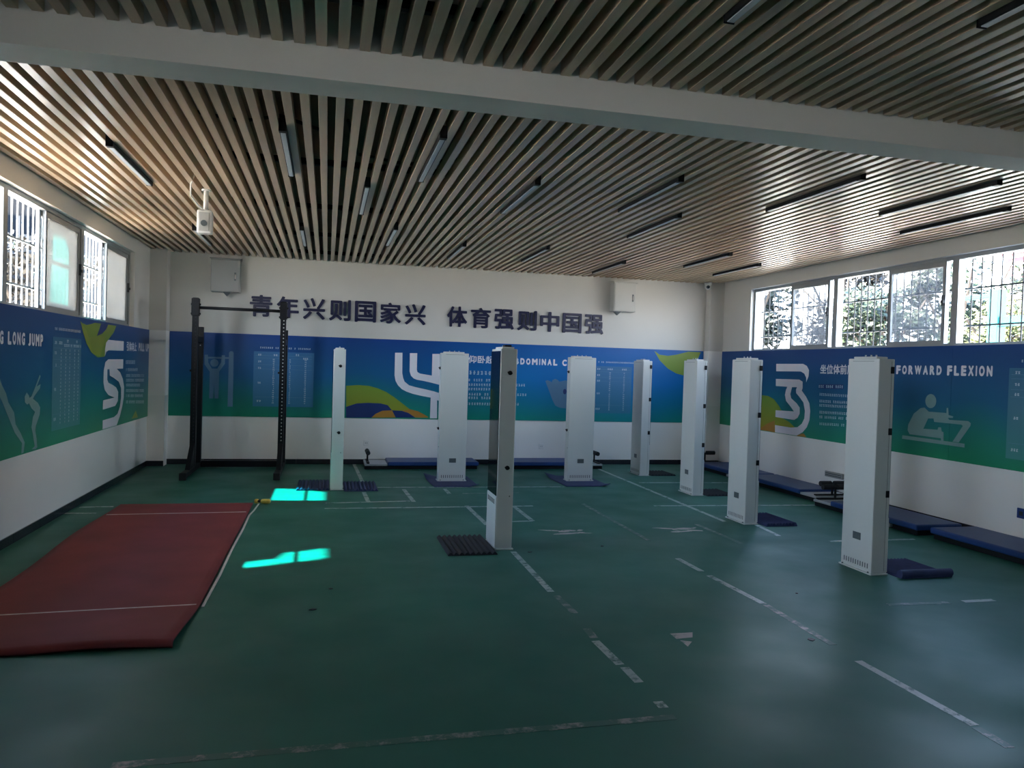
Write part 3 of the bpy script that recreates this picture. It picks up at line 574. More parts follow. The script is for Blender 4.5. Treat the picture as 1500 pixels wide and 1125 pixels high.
chart(bn, on_back, 4.385, 5.06, .87, 1.665, (4.45, 5.1, 1.735), (.42, .80), 20, ((.12, .06, .06), (.42, .06, .1), (.8, .06, .09), (.12, .19, .06), (.12, .31, .06), (.12, .58, .06), (.12, .91, .08)), BT + .001, M_TABB)
art('leaf_r', on_back, BT + .001, M_GREEN, bn, 'swoosh')
# --- left wall
bn = tag(empty('exercise_banner', (XL, 8.0, ZB)), 'blue and green exercise banner with a large white 5 on the left wall', 'banner')
MB().prism([(2.2, ZB), (12.13, ZB), (12.13, ZT), (2.2, ZT)], on_left, .003, BT).build('sheet', M_BANS, bn)
condensed('heading', 'STANDING', 6.22, 6.948, 1.660, 1.768, on_left, BT + .001, M_PRINT, bn)
condensed('heading', 'LONG', 7.036, 7.40, 1.660, 1.768, on_left, BT + .001, M_PRINT, bn)
condensed('heading', 'JUMP', 7.478, 7.83, 1.658, 1.768, on_left, BT + .001, M_PRINT, bn)
art('jumper1', on_left, BT + .001, M_ICONG, bn, 'jumper_figure'); art('jumper2', on_left, BT + .001, M_ICONG, bn, 'jumper_figure')
chart(bn, on_left, 8.09, 8.955, .863, 1.757, (8.14, 8.93, 1.835), (.28, .44, .58, .76, .9), 21, ((.1, .06, .06), (.26, .06, .1), (.5, .035, .05), (.83, .035, .05), (.52, .085, .25), (.85, .085, .25), (.1, .17, .06), (.1, .3, .06), (.1, .56, .06), (.1, .88, .07)), BT + .001, M_TABS)
for k, m, d in (('lobe', M_GREEN, .001), ('lobe_y', M_LIME, .0016), ('lobe_navy', M_PNAVY, .0020), ('tri', M_LIME, .001)): art(k, on_left, BT + d, m, bn, 'swoosh')
for k in ('five_top', 'five_hook', 'five_sweep'): art(k, on_left, BT + .004, M_PRINT, bn, 'numeral')
lettering('heading', '引体向上', 10.85, 11.38, 1.660, 1.782, on_left, BT, BT + .001, M_PRINT, bn, .02)
condensed('heading', 'PULL', 11.50, 11.83, 1.664, 1.780, on_left, BT + .001, M_PRINT, bn)
condensed('heading', 'UP', 11.92, 12.11, 1.664, 1.780, on_left, BT + .001, M_PRINT, bn)
p = rows(MB(), on_left, ART['pl_head'], BT + .001)
for i in range(7): rows(p, on_left, ART['pl%d' % i], BT + .001)
p.build('paragraph_print', M_PRINTS, bn)['kind'] = 'stuff'
# --- right wall
bn = tag(empty('exercise_banner', (XR, 8.0, ZB)), 'blue and green exercise banner with a large white 3 on the right wall', 'banner')
MB().prism([(2.2, ZB), (7.105, ZB), (7.105, ZT), (2.2, ZT)], on_right, .003, BT).build('sheet', M_BANS, bn)
MB().prism([(7.110, ZB), (12.19, ZB), (12.19, ZT), (7.110, ZT)], on_right, .003, BT).build('sheet', M_BANS, bn)
for k, m, d in (('r_green', M_GREEN, .001), ('r_orange', M_PORANGE, .0018), ('r_orange2', M_PORANGE, .0018)): art(k, on_right, BT + d, m, bn, 'swoosh')
art('three_top', on_right, BT + .004, M_PRINT, bn, 'numeral'); art('three_main', on_right, BT + .004, M_PRINT, bn, 'numeral')
lettering('heading', '坐位体前屈', 9.43, 8.73, 1.640, 1.770, on_right, BT, BT + .001, M_PRINT, bn, .02)
condensed('heading', 'FORWARD', 7.958, 7.252, 1.658, 1.764, on_right, BT + .001, M_PRINT, bn)
condensed('heading', 'FLEXION', 7.174, 6.576, 1.655, 1.766, on_right, BT + .001, M_PRINT, bn)
art('sit_head', on_right, BT + .0006, M_PNAVY, bn, 'heading_box')
p = rows(MB(), on_right, [(a, z + (-.012 if i < 2 else .012)) for i, (a, z) in enumerate(ART['sit_head'])], BT + .0014)
for i in range(6): rows(p, on_right, ART['rp%d' % i], BT + .001)
p.build('paragraph_print', M_PRINTS, bn)['kind'] = 'stuff'
c, r, t = ART['sit_head2']; MB().prism(circle(c[0], c[1], abs(r[0] - c[0]), abs(t[1] - c[1])), on_right, BT, BT + .001).build('figure_head', M_ICONG, bn)
art('sit_body', on_right, BT + .001, M_ICONG, bn, 'reach_figure'); art('sit_base', on_right, BT + .0012, M_ICONG, bn, 'figure_base')
chart(bn, on_right, 6.375, 5.45, .84, 1.745, (6.24, 5.5, 1.815), (.4, .62, .85), 20, ((.11, .05, .06), (.4, .06, .1), (.11, .18, .06), (.11, .29, .06), (.11, .55, .06), (.11, .9, .09)), BT + .001, M_TABS)

# ================================================================ RAISED CHARACTERS
ORD = ['first', 'second', 'third', 'fourth', 'fifth', 'sixth', 'seventh']
for g, (txt, c0, st) in enumerate((('青年兴则国家兴', -1.0, .391), ('体育强则中国强', 2.02, .389))):
    for i, ch in enumerate(txt):
        c = c0 + i * st; zc = 2.418 - .006 * (i + 7 * g) * .7
        o = lettering('wall_character', ch, c - .165, c + .165, zc - .165, zc + .165, on_back, 0, .025, M_NAVY, None, .026, (c, YB, zc - .165))
        tag(o, 'raised navy character %s, %s of the %s phrase on the far wall' % (ch, ORD[i], 'left' if g == 0 else 'right'), 'sign letter', 'raised characters on the far wall')

# ================================================================ LINEAR LIGHTS
def make_light():
    t = empty('linear_light'); L = 1.3
    MB().box(-.024, .024, 0, L, -.028, .05).build('housing', M_BLACK, t, .002, 1)
    MB().box(-.017, .017, .035, L - .01, -.034, -.0285).build('diffuser', M_DIFF, t, .002, 1)
    MB().box(-.026, .026, -.02, .03, -.036, .05).build('end_cap', M_BLACK, t, .002, 1); MB().box(-.026, .026, L, L + .006, -.034, .05).build('end_cap', M_BLACK, t, .001, 1)
    return t
LL = [(-1.5875, 6.24, 'nearest the left wall, beyond the beam'), (-1.5875, 9.95, 'in the far left corner of the ceiling'),
      (-.3275, 5.42, 'just beyond the beam, right of the hanging sensor'), (-.3275, 9.4, 'near the far wall above the pull-up rack'),
      (.7225, 5.22, 'just beyond the beam near the middle of the picture'), (.3025, 6.87, 'in the middle of the ceiling'),
      (.7225, 8.92, 'over the narrow column with mats on both sides'), (1.6675, 6.27, 'over the black-fronted column'), (1.6675, 9.8, 'above the last character of the left phrase'),
      (2.7175, 5.76, 'upper one of the pair right of centre'), (2.7175, 9.6, 'above the middle of the right phrase'), (3.3475, 7.1, 'lower one of the pair right of centre'),
      (3.9775, 5.22, 'long dark one in front of the bright ceiling reflection'), (4.0825, 10.4, 'reaching the far wall beside the right grey box'),
      (5.0275, 5.0, 'within the bright ceiling reflection near the beam'), (5.0275, 9.1, 'at the left edge of the bright reflection, far end'),
      (5.8675, 5.72, 'above the right windows at the edge of view'), (5.8675, 9.8, 'above the right windows by the far corner'),
      (1.6675, 1.8, 'this side of the beam, left one of two'), (2.7175, 1.52, 'this side of the beam, right one of two')]
proto = make_light()
for i, (x, y, lb) in enumerate(LL):
    o = proto if i == 0 else dup(proto)
    o.location = (x, y, ZS); tag(o, 'unlit black linear ceiling light ' + lb, 'ceiling light', 'linear lights between the ceiling slats')

# ================================================================ TESTING COLUMNS
def make_column():
    t = empty('testing_column'); D, W, H = .074, .19, 1.76
    MB().box(-D, D, -W, W, .012, H).build('body', M_WHITEM, t, .007, 2)
    MB().box(-D - .012, D + .004, -W - .012, W + .012, 0, .012).build('base_plate', M_WHITEM, t, .002, 1)
    for y in (-W + .03, W - .03): MB().cyl((-D - .005, y, .012), (-D - .005, y, .022), .008, 6).build('anchor_bolt', M_GREYP, t)
    cp = MB().box(-D + .02, D - .02, -W + .06, W - .04, H, H + .018).build('top_tray', M_WHITEM, t, .004, 1)
    for y in (-.06, 0, .07): MB().cyl((0, y, H + .018), (0, y, H + .034), .007, 8).build('stud', M_ALU, cp)
    # back: data plate, vent slots, panel seam
    MB().box(-D - .003, -D, -.05, .045, .255, .315).build('data_plate', M_GREYP, t)
    v = MB()
    for i in range(11): v.box(-D - .0015, -D + .001, -.145 + i * .029 - .0045, -.145 + i * .029 + .0045, .045, .085)
    v.build('vent_slots', M_GREYP, t)
    MB().box(-D - .001, -D + .001, -.13, .13, H - .022, H - .019).build('seam', M_GREYP, t)
    # front: dark glass above, white foot panel with print
    MB().box(D, D + .005, -W + .006, W - .006, .47, H - .02).build('glass_front', M_GLASSK, t, .002, 1)
    ft = MB().box(D, D + .006, -W + .002, W - .002, .02, .465).build('foot_panel', M_WHITEM, t, .002, 1)
    p = MB()
    for i in range(5):
        a = .13 - i * .058
        for (y0, y1, z0, z1) in ((0, .042, .395, .402), (.004, .04, .41, .416), (0, .042, .424, .430), (.017, .024, .392, .434), (.032, .038, .392, .434)): p.box(D + .006, D + .0072, a - y1, a - y0, z0, z1)
    p.build('panel_print', M_INK, ft)
    # narrow sides: square clips on one, round locks on the other
    MB().box(D - .03, D - .028, -W - .0015, -W + .001, .03, H - .02).build('seam', M_GREYP, t)
    for z in (.66, 1.17, 1.67): MB().box(D - .040, D - .006, -W - .008, -W, z - .028, z + .028).build('clip', M_BLACK, t, .003, 1)
    for z in (.72, 1.55):
        k = MB().cyl((-.012, W, z), (-.012, W + .014, z), .019, 14).build('lock', M_BLACK, t); MB().cyl((-.03, W + .014, z - .004), (.012, W + .018, z + .006), .007, 8).build('key', M_BLACK, k)
    MB().cyl((-.04, W, .47), (-.04, W + .004, .47), .006, 8).build('rivet', M_GREYP, t)
    return t
COLS = [(4.408, 5.572, 0, .0, 'white metal testing column nearest the right wall banner, largest in view'),
        (4.440, 7.580, 0, .0, 'white metal testing column on the white line, second in the right row'),
        (4.745, 9.400, 0, .0, 'white metal testing column third in the right row'),
        (4.765, 11.20, 0, .0, 'smallest white testing column, last in the right row by the far wall'),
        (3.540, 10.52, 90, .009, 'white testing column with its broad back turned, in front of the curl figure'),
        (1.705, 10.57, 90, .009, 'white testing column with its broad back turned, in front of the numeral 4'),
        (1.540, 6.750, 180, .0, 'column with a black glass front and grey-brown side beside a ribbed mat'),
        (.150, 10.04, 180, .0, 'narrow bluish column with ribbed mats on both sides')]
proto = make_column()
for i, (x, y, a, z, lb) in enumerate(COLS):
    o = proto if i == 0 else dup(proto)
    o.location = (x, y, z); o.rotation_euler = (0, 0, math.radians(a)); tag(o, lb, 'testing machine', 'white testing columns standing about the hall')
BF = [o for o in bpy.data.objects if o.get('label', '').startswith('column with a black')][0]
k = MB().box(-.03, .03, .06, .15, 1.778, 1.795).build('top_sensor', M_BLACK, None, .004, 1); k.parent = BF

# ribbed mats
def ribbed(x0, x1, y0, y1, n, h, m, label, roll=False, along='Y'):
    mb = MB(); N = n * 4
    prof = []
    for i in range(N + 1):
        f = i / N; prof.append((f, .006 + h * (.5 + .5 * math.cos(2 * PI * f * n + PI)) ** .6))
    vs = []
    for f, z in prof:
        if along == 'Y': a = x0 + (x1 - x0) * f; vs += [(a, y0, z), (a, y1, z), (a, y0, 0), (a, y1, 0)]
        else: a = y0 + (y1 - y0) * f; vs += [(x0, a, z), (x1, a, z), (x0, a, 0), (x1, a, 0)]
    fs = []
    for i in range(N):
        p, q = i * 4, i * 4 + 4
        fs += [(p, p + 1, q + 1, q), (p + 2, q + 2, q + 3, p + 3), (p, q, q + 2, p + 2), (p + 1, p + 3, q + 3, q + 1)]
    fs += [(0, 2, 3, 1), (N * 4, N * 4 + 1, N * 4 + 3, N * 4 + 2)]
    mb.add(vs, fs)
    if roll: mb.cyl((x0 + .0, y0 + .02, .034), (x1, y0 + .02, .034), .032, 14)
    o = mb.build('ribbed_mat', m, None, loc=((x0 + x1) / 2, (y0 + y1) / 2, 0))
    return tag(o, label, 'mat', 'floor mats by the testing columns')
ribbed(1.025, 1.452, 6.39, 7.08, 9, .022, M_MATK, 'black ribbed mat at the foot of the black-fronted column')
ribbed(-.335, .062, 9.83, 10.58, 9, .024, M_MATB, 'blue-black ribbed mat touched by the cyan sunlight, left of the narrow column')
ribbed(.240, .660, 9.75, 10.44, 9, .024, M_MATB, 'blue-black ribbed mat right of the narrow column')
ribbed(4.870, 5.280, 10.98, 11.45, 8, .018, M_MATK, 'dark ribbed mat beside the smallest column in the right row')
ribbed(4.850, 5.250, 9.14, 9.62, 8, .018, M_MATK, 'dark ribbed mat between the second and third right columns')
ribbed(4.548, 4.915, 7.26, 7.85, 10, .032, M_MATB, 'blue-black ribbed mat beside the column on the white line')
ribbed(4.515, 5.000, 5.25, 5.77, 14, .022, M_MATB, 'blue-black mat with a rolled front edge beside the largest column', True)
def sheet_mat(x0, x1, y0, y1, lx, label, m):
    """thin mat lying flat under a column, its back left corner and right corner curling up"""
    N = 14; vs = []; fs = []
    for i in range(N + 1):
        for j in range(N + 1):
            u, v = i / N, j / N; x = x0 + (x1 - x0) * u - lx * v * (1 - u) * .5; y = y0 + (y1 - y0) * v
            z = .05 * max(0, 1 - 3.4 * math.hypot(u, 1 - v)) + .035 * max(0, 1 - 5 * math.hypot(1 - u, v)) + .002
            vs.append((x, y, z + .006))
    n2 = len(vs); vs += [(x, y, z - .006) for x, y, z in vs]
    for i in range(N):
        for j in range(N):
            a = i * (N + 1) + j; f = (a, a + N + 1, a + N + 2, a + 1); fs += [f, tuple(k + n2 for k in f[::-1])]
    for i in range(N):
        for a, b in ((i, i + 1), (N * (N + 1) + i, N * (N + 1) + i + 1), (i * (N + 1), (i + 1) * (N + 1)), (i * (N + 1) + N, (i + 1) * (N + 1) + N)): fs.append((a, b, b + n2, a + n2))
    o = MB().add(vs, fs).build('floor_mat', m, None, loc=((x0 + x1) / 2, (y0 + y1) / 2, 0), smooth=True)
    tag(o, label, 'mat', 'floor mats by the testing columns')
sheet_mat(1.40, 2.0, 10.03, 10.95, .06, 'thin navy mat under the column in front of the numeral 4', M_MATB)
sheet_mat(3.20, 3.83, 9.99, 11.0, .06, 'thin navy mat under the column in front of the curl figure', M_MATB)

# ================================================================ RED JUMPING MAT
def red_mat():
    X0, X1, Y0, Y1 = -2.12, -.758, 4.55, 8.93
    NX, NY = 20, 70; T = .014; vs = []; fs = []
    def zt(x, y):
        e = max(0, (5.25 - y) / .70); u = (x - X0) / (X1 - X0)
        return .004 + .030 * math.sin(min(1, e) * PI * .5) ** 2 + .010 * math.sin(x * 5 + 1) * e
    top = []
    for j in range(NY + 1):
        y = Y0 + (Y1 - Y0) * j / NY
        for i in range(NX + 1):
            u = i / NX; xl = X0 + .02 * math.sin(y * 2.3) - .10 * max(0, min(1, (y - 8.3) / .6)) * 0; xr = X1 - .03 * max(0, (5.25 - y) / .7)
            top.append((xl + (xr - xl) * u, y, zt(xl + (xr - xl) * u, y) + T))
    # the near edge turns down in a soft lip
    lip = []
    for k in range(1, 5):
        t = k / 4 * 1.45
        for i in range(NX + 1):
            x, y, z = top[i]; r = .034; lip.append((x, y - r * math.sin(t), max(.016, z - r * (1 - math.cos(t)))))
    full = [lip[(4 - k) * (NX + 1) + i] for k in range(1, 5) for i in range(NX + 1)]
    full = []
    for k in (4, 3, 2, 1): full += lip[(k - 1) * (NX + 1):k * (NX + 1)]
    full += top; R = len(full) // (NX + 1); n2 = len(full)
    bot = [(x, y + (.004 if j < 5 * (NX + 1) else 0), max(0.0, z - T)) for j, (x, y, z) in enumerate(full)]
    vs = full + bot
    for j in range(R - 1):
        for i in range(NX):
            a = j * (NX + 1) + i; f = (a, a + 1, a + NX + 2, a + NX + 1); fs += [f, tuple(k + n2 for k in f[::-1])]
    for i in range(NX):
        for a, b in ((i, i + 1), ((R - 1) * (NX + 1) + i, (R - 1) * (NX + 1) + i + 1)): fs.append((a, b, b + n2, a + n2))
    for j in range(R - 1):
        for a, b in ((j * (NX + 1), (j + 1) * (NX + 1)), (j * (NX + 1) + NX, (j + 1) * (NX + 1) + NX)): fs.append((a, b, b + n2, a + n2))
    t = tag(empty('jumping_mat', (-1.43, 6.7, 0)), 'large dark red rubber jumping mat on the floor by the left wall', 'mat')
    MB().add(vs, fs).build('mat_sheet', M_RED, t, smooth=True)
    for y0, sl, w in ((8.34, .05, .035), (5.18, .07, .022)):
        a = MB(); n = 16
        for i in range(n):
            x0 = X0 + .03 + (X1 - X0 - .05) * i / n; x1 = X0 + .03 + (X1 - X0 - .05) * (i + 1) / n; ya = y0 + sl * i / n; yb = y0 + sl * (i + 1) / n
            za, zb = zt(x0, ya) + T + .0012, zt(x1, yb) + T + .0012
            a.add([(x0, ya - w / 2, za), (x1, yb - w / 2, zb), (x1, yb + w / 2, zb), (x0, ya + w / 2, za)], [(0, 1, 2, 3)])
        a.build('marking_line', M_REDL, t)
red_mat()
tm = tag(empty('tape_measure', (-.70, 8.93, 0)), 'white measuring tape with a yellow reel along the red mat edge', 'tape measure')
MB().box(-.752, -.70, 8.955, 9.01, .0, .05).build('reel_grip', M_YEL, tm, .018, 3, True); MB().box(-.682, -.575, 8.93, 9.0, .0, .052).build('reel_case', M_YEL, tm, .022, 3, True)
MB().cyl((-.715, 8.97, .028), (-.675, 8.97, .028), .016, 10).build('spindle', M_RUBBER, tm)
pts = [(-.700, 8.95), (-.716, 8.55), (-.738, 8.30), (-.732, 7.6), (-.739, 6.8), (-.732, 6.0), (-.740, 5.25)]
m = MB()
for (a, b), (c, d) in zip(pts, pts[1:]): m.prism([(a - .009, b), (a + .009, b), (c + .009, d), (c - .009, d)], flat, .001, .004)
m.build('tape', M_TAPE, tm)

# ================================================================ PULL-UP RACK
rk = tag(empty('pull_up_rack', (-1.2, 11.6, 0)), 'black steel pull-up rack in front of the far wall banner', 'exercise rack')
for sx_ in (-1.79, -.62):
    MB().box(sx_ - .04, sx_ + .04, 10.74, 12.22, .02, .09).build('foot', M_BLACK, rk, .004, 1)
    MB().box(sx_ - .043, sx_ + .043, 10.70, 10.745, .0, .095).build('foot_cap', M_RUBBER, rk, .006, 1)
    u = MB().box(sx_ - .038, sx_ + .038, 11.42, 11.50, .09, 2.43).build('tall_upright', M_BLACK, rk, .005, 1)
    h = MB()
    for i in range(44): h.cyl((sx_ + (.008 if sx_ < -1 else .008), 11.4195, .16 + i * .05), (sx_ + .008, 11.4185, .16 + i * .05), .009, 8)
    h.build('hole_row', M_BOX if sx_ > -1 else M_RUBBER, u)
    b2 = MB().box(sx_ - .036 + .01, sx_ + .036 + .01, 11.86, 11.93, .09, 2.045).build('short_upright', M_BLACK, rk, .005, 1)
    MB().cyl((sx_ + .01, 11.858, 1.78), (sx_ + .01, 11.86, 1.78), .008, 8).build('bolt', M_ALU, b2)
    MB().box(sx_ - .03, sx_ + .04, 11.50, 11.86, 1.82, 1.90).build('tie', M_BLACK, rk, .004, 1)
    br = MB().box(sx_ - .048, sx_ + .048, 11.40, 11.52, 2.18, 2.42).build('bar_bracket', M_BLACK, rk, .004, 1)
    for z in (2.21, 2.34): MB().cyl((sx_ - .062, 11.46, z), (sx_ + .066, 11.46, z), .014, 8).build('bolt', M_BLACK, br)
    MB().cyl((sx_ - .06, 11.46, 1.42), (sx_ - .03, 11.46, 1.42), .016, 8).build('pin', M_BLACK, rk)
    MB().add([(sx_ - .03, 11.05, .09), (sx_ + .03, 11.05, .09), (sx_ + .03, 11.42, .09), (sx_ - .03, 11.42, .09), (sx_ - .03, 11.42, .42), (sx_ + .03, 11.42, .42)],
             [(0, 1, 2, 3), (3, 2, 5, 4), (0, 4, 5, 1), (0, 3, 4), (1, 5, 2)]).build('gusset', M_BLACK, rk)
MB().cyl((-1.75, 11.46, 2.295), (-.66, 11.46, 2.295), .021, 16).build('pull_up_bar', M_BLACK, rk, smooth=True)
MB().box(-1.75, -.66, 11.90, 11.98, .02, .11).build('rear_crossbar', M_BLACK, rk, .004, 1)

# ================================================================ SIT-UP BOARDS
def situp(loc, rot, label, wid=.56):
    """own frame: foot plate at x=0, pad running to x=1.74, y from 0 (hall side) to wid (wall side)"""
    t = empty('sit_up_board')
    fr = MB(); fr.box(.0, 1.72, .03, wid - .03, .0, .052); fr.build('base_frame', M_BLACK, t, .004, 1)
    MB().box(.34, 1.74, 0, wid, .054, .115).build('pad', M_PAD, t, .016, 3)
    MB().box(.0, .335, .01, wid - .01, .054, .082).build('foot_plate', M_SILVER, t, .004, 1)
    tb = MB(); tb.cyl((.05, wid / 2, .08), (.05, wid / 2, .235), .014, 10); tb.box(.03, .07, .03, wid - .03, .083, .10); tb.build('stem', M_BLACK, t)
    for a, b in ((.10, wid / 2 - .02), (wid / 2 + .02, wid - .10)): MB().cyl((.05, a, .235), (.05, b, .235), .034, 16).build('foot_roller', M_RUBBER, t, .006, 2)
    MB().box(1.30, 1.36, -.002, .03, .015, .045).build('hinge_plate', M_ALU, t)
    t.location = loc; t.rotation_euler = (0, 0, rot); tag(t, label, 'exercise board', 'sit-up boards along the walls')
situp((.585, 11.74, 0), 0, 'blue sit-up board against the far wall behind the numeral 4 column')
situp((4.36, 12.30, 0), PI, 'blue sit-up board against the far wall behind the curl figure column')
situp((6.06, 12.14, 0), -PI / 2, 'blue sit-up board in the far right corner')
situp((6.62, 8.60, 0), PI / 2, 'blue sit-up board on the right with its black foot roller in view')
situp((5.90, 8.42, 0), -PI / 2, 'blue sit-up board partly behind the largest column on the right')
situp((6.52, 4.83, 0), PI / 2, 'blue sit-up board cut off by the right edge of the picture')

# ================================================================ WALL FITTINGS
def elbox(x0, x1, label, m):
    t = tag(empty('distribution_box', (x0, YB, 2.59)), label, 'electrical box', 'grey boxes on the far wall'); yf = 12.175
    MB().box(x0, x1, yf, YB, 2.59, 3.085).build('body', m, t, .004, 1)
    MB().add([(x0 - .015, yf - .03, 3.07), (x1 + .015, yf - .03, 3.07), (x1 + .015, YB, 3.07), (x0 - .015, YB, 3.07), (x0 - .015, yf - .03, 3.085), (x1 + .015, yf - .03, 3.085), (x1 + .015, YB, 3.115), (x0 - .015, YB, 3.115)],
             [(0, 1, 2, 3), (4, 7, 6, 5), (0, 4, 5, 1), (1, 5, 6, 2), (2, 6, 7, 3), (3, 7, 4, 0)]).build('rain_hood', m, t)
    d = MB().box(x0 + .012, x1 - .012, yf - .012, yf, 2.602, 3.06).build('door', m, t, .003, 1)
    MB().box(x1 - .075, x1 - .048, yf - .020, yf - .012, 2.76, 2.88).build('lock_plate', M_GREYP, d, .002, 1); MB().cyl((x1 - .06, yf - .028, 2.78), (x1 - .06, yf - .028, 2.85), .011, 10).build('handle', M_CHROME, d)
    c = (x0 + .10 if x0 > 0 else x0 + .22)
    MB().add([(c - .055, 12.22, 2.59), (c + .055, 12.22, 2.59), (c + .055, 12.32, 2.59), (c - .055, 12.32, 2.59), (c, 12.24, 2.53), (c, 12.30, 2.53)],
             [(0, 1, 2, 3), (0, 4, 1), (1, 4, 5, 2), (2, 5, 3), (3, 5, 4, 0)]).build('cable_gland', M_GREYP, t)
elbox(-1.705, -1.30, 'dark grey metal distribution box high on the far wall at the left', M_BOXD)
elbox(4.62, 5.015, 'light grey metal distribution box with chrome handle high on the far wall at the right', M_BOX)
for x, z, lb in ((.63, .335, 'white socket plate on the far wall above the foot roller'), (3.50, .30, 'white socket plate on the far wall between two columns')):
    t = tag(empty('wall_socket', (x, YB, z)), lb, 'socket', 'sockets on the far wall')
    MB().box(x - .043, x + .043, YB - .009, YB, z - .043, z + .043).build('plate', M_WHITEP, t, .003, 1)
    for dx in (-.012, .012): MB().box(x + dx - .003, x + dx + .003, YB - .0096, YB - .009, z - .01, z + .01).build('slot', M_GREYP, t)
t = tag(empty('wall_socket_strip', (XR, 9.03, .25)), 'dark grey slotted socket strip low on the right wall', 'socket strip')
MB().box(XR - .03, XR, 8.85, 9.22, .25, .325).build('body', M_BOXD, t, .004, 1)
for z in (.27, .295): MB().box(XR - .0315, XR - .03, 8.87, 9.20, z, z + .008).build('slot', M_INK, t)
t = tag(empty('wall_switch', (XR, 6.17, .28)), 'navy switch cover low on the right wall at the picture edge', 'switch')
MB().box(XR - .012, XR, 6.12, 6.22, .27, .37).build('cover', M_PAD, t, .006, 2); MB().box(XR - .016, XR - .012, 6.15, 6.19, .30, .34).build('rocker', M_INK, t)

# dome camera in the far right corner
t = tag(empty('dome_camera', (6.33, 12.18, 3.16)), 'white dome security camera under the ceiling in the far right corner', 'camera')
MB().cyl((6.33, 12.18, 3.155), (6.33, 12.18, 3.11), .062, 20, .055).build('mount', M_WHITEP, t, smooth=True)
def ball(c, r, n=14, sq=1.):
    vs = [(c[0], c[1], c[2] + r * sq)]; fs = []
    for i in range(1, n):
        for j in range(2 * n):
            a, b = PI * i / n, PI * j / n; vs.append((c[0] + r * math.sin(a) * math.cos(b), c[1] + r * math.sin(a) * math.sin(b), c[2] + r * sq * math.cos(a)))
    vs.append((c[0], c[1], c[2] - r * sq)); K = 2 * n
    for j in range(K): fs.append((0, 1 + j, 1 + (j + 1) % K)); fs.append((len(vs) - 1, len(vs) - 1 - K + (j + 1) % K, len(vs) - 1 - K + j))
    for i in range(n - 2):
        for j in range(K): fs.append((1 + i * K + j, 1 + (i + 1) * K + j, 1 + (i + 1) * K + (j + 1) % K, 1 + i * K + (j + 1) % K))
    return MB().add(vs, fs)
ball((6.33, 12.18, 3.085), .055).build('dome', M_WHITEP, t, smooth=True)
MB().cyl((6.315, 12.135, 3.08), (6.300, 12.118, 3.073), .028, 16).build('lens', M_GLASSK, t)

# sensor hanging from the ceiling
t = tag(empty('hanging_sensor', (-1.13, 7.68, 3.16)), 'white box sensor on a short pole hanging from the slatted ceiling', 'sensor')
MB().cyl((-1.13, 7.68, 3.16), (-1.13, 7.68, 3.148), .04, 16).build('ceiling_plate', M_WHITEP, t)
MB().cyl((-1.13, 7.68, 3.15), (-1.13, 7.68, 2.965), .022, 14).build('pole', M_WHITEP, t, smooth=True)
MB().box(-1.20, -1.07, 7.62, 7.74, 2.75, 2.965).build('housing', M_WHITEP, t, .014, 2)
MB().box(-1.18, -1.09, 7.614, 7.62, 2.77, 2.94).build('face', M_BOX, t, .004, 1)
MB().cyl((-1.135, 7.614, 2.84), (-1.135, 7.606, 2.84), .028, 16).build('lens', M_GREYP, t)
MB().tube([(-1.14, 7.66, 2.96), (-1.19, 7.60, 3.0), (-1.235, 7.5, 3.06), (-1.22, 7.4, 3.14), (-1.17, 7.3, 3.22)], .007).build('cable', M_WHITEP, t)

# ================================================================ OUTSIDE
M_GROUND = mat('outside_ground', (.54, .49, .42), .9, var=.2, scale=.5)
struct(MB().box(-70, 80, -50, 90, -.6, -.25).build('ground', M_GROUND), 'paved ground outside the hall')
struct(MB().box(XL - .6, XR + .6, YF - .6, YB + .6, ZC + .25, ZC + .5).build('roof', M_OUT), 'flat roof of the hall')
# added canopy out of view: blocks the sun, cyan sheets cut to the sun patches
CZ = 6.0
sh = lambda poly: [(a - SUN_S[0] * CZ, b - SUN_S[1] * CZ) for a, b in poly]
A_ = sh([(-.66, 9.22), (-.33, 9.12), (0.0, 9.02), (0.0, 9.72), (-.33, 9.95), (-.66, 10.05)]); B_ = sh([(-.66, 6.17), (0.02, 6.43), (0.02, 6.77), (-.30, 6.64), (-.34, 6.46), (-.66, 6.34)])
C_ = sh([(-.62, 8.20), (0.05, 8.22), (.05, 8.60), (-.05, 8.70), (-.62, 8.74)])
cn = tag(empty('sun_block_canopy', (-6.4, 3.5, -.25)), 'unseen canopy added to block the sun, with cyan panels shaping the sun patches', 'canopy')
x0, x1 = -7.6, -5.0
def canopy_sheet(y0, y1, holes):
    m = MB()
    if not holes: m.box(x0, x1, y0, y1, CZ, CZ + .03)
    else:
        hp = holes; n = len(hp); out = [(x0, y0), (x1, y0), (x1, y1), (x0, y1)]
        bm = bmesh.new(); vo = [bm.verts.new((a, b, CZ)) for a, b in out]; vi = [bm.verts.new((a, b, CZ)) for a, b in hp]
        ed = [bm.edges.new((vo[i], vo[(i + 1) % 4])) for i in range(4)] + [bm.edges.new((vi[i], vi[(i + 1) % n])) for i in range(n)]
        bmesh.ops.triangle_fill(bm, edges=ed, use_beauty=True)
        bm.verts.index_update(); m.add([tuple(v.co) for v in bm.verts], [tuple(v.index for v in f.verts) for f in bm.faces]); bm.free()
    m.build('sun_block_sheet', M_OUT, cn)
canopy_sheet(-4.0, 5.2, None); canopy_sheet(5.2, 7.8, B_); canopy_sheet(7.8, 9.2, C_); canopy_sheet(9.2, 12.6, A_)
for P in (A_, B_, C_): MB().prism(P, flat, CZ - .004, CZ + .002).build('sun_filter_sheet', M_CYAN, cn)
for y in (-3.8, 1.0, 6.0, 11.0):
    MB().cyl((-7.3, y, -.25), (-7.3, y, CZ), .06, 10).build('post', M_ALU, cn); MB().box(x0, x1, y - .03, y + .03, CZ - .12, CZ).build('rafter', M_ALU, cn)

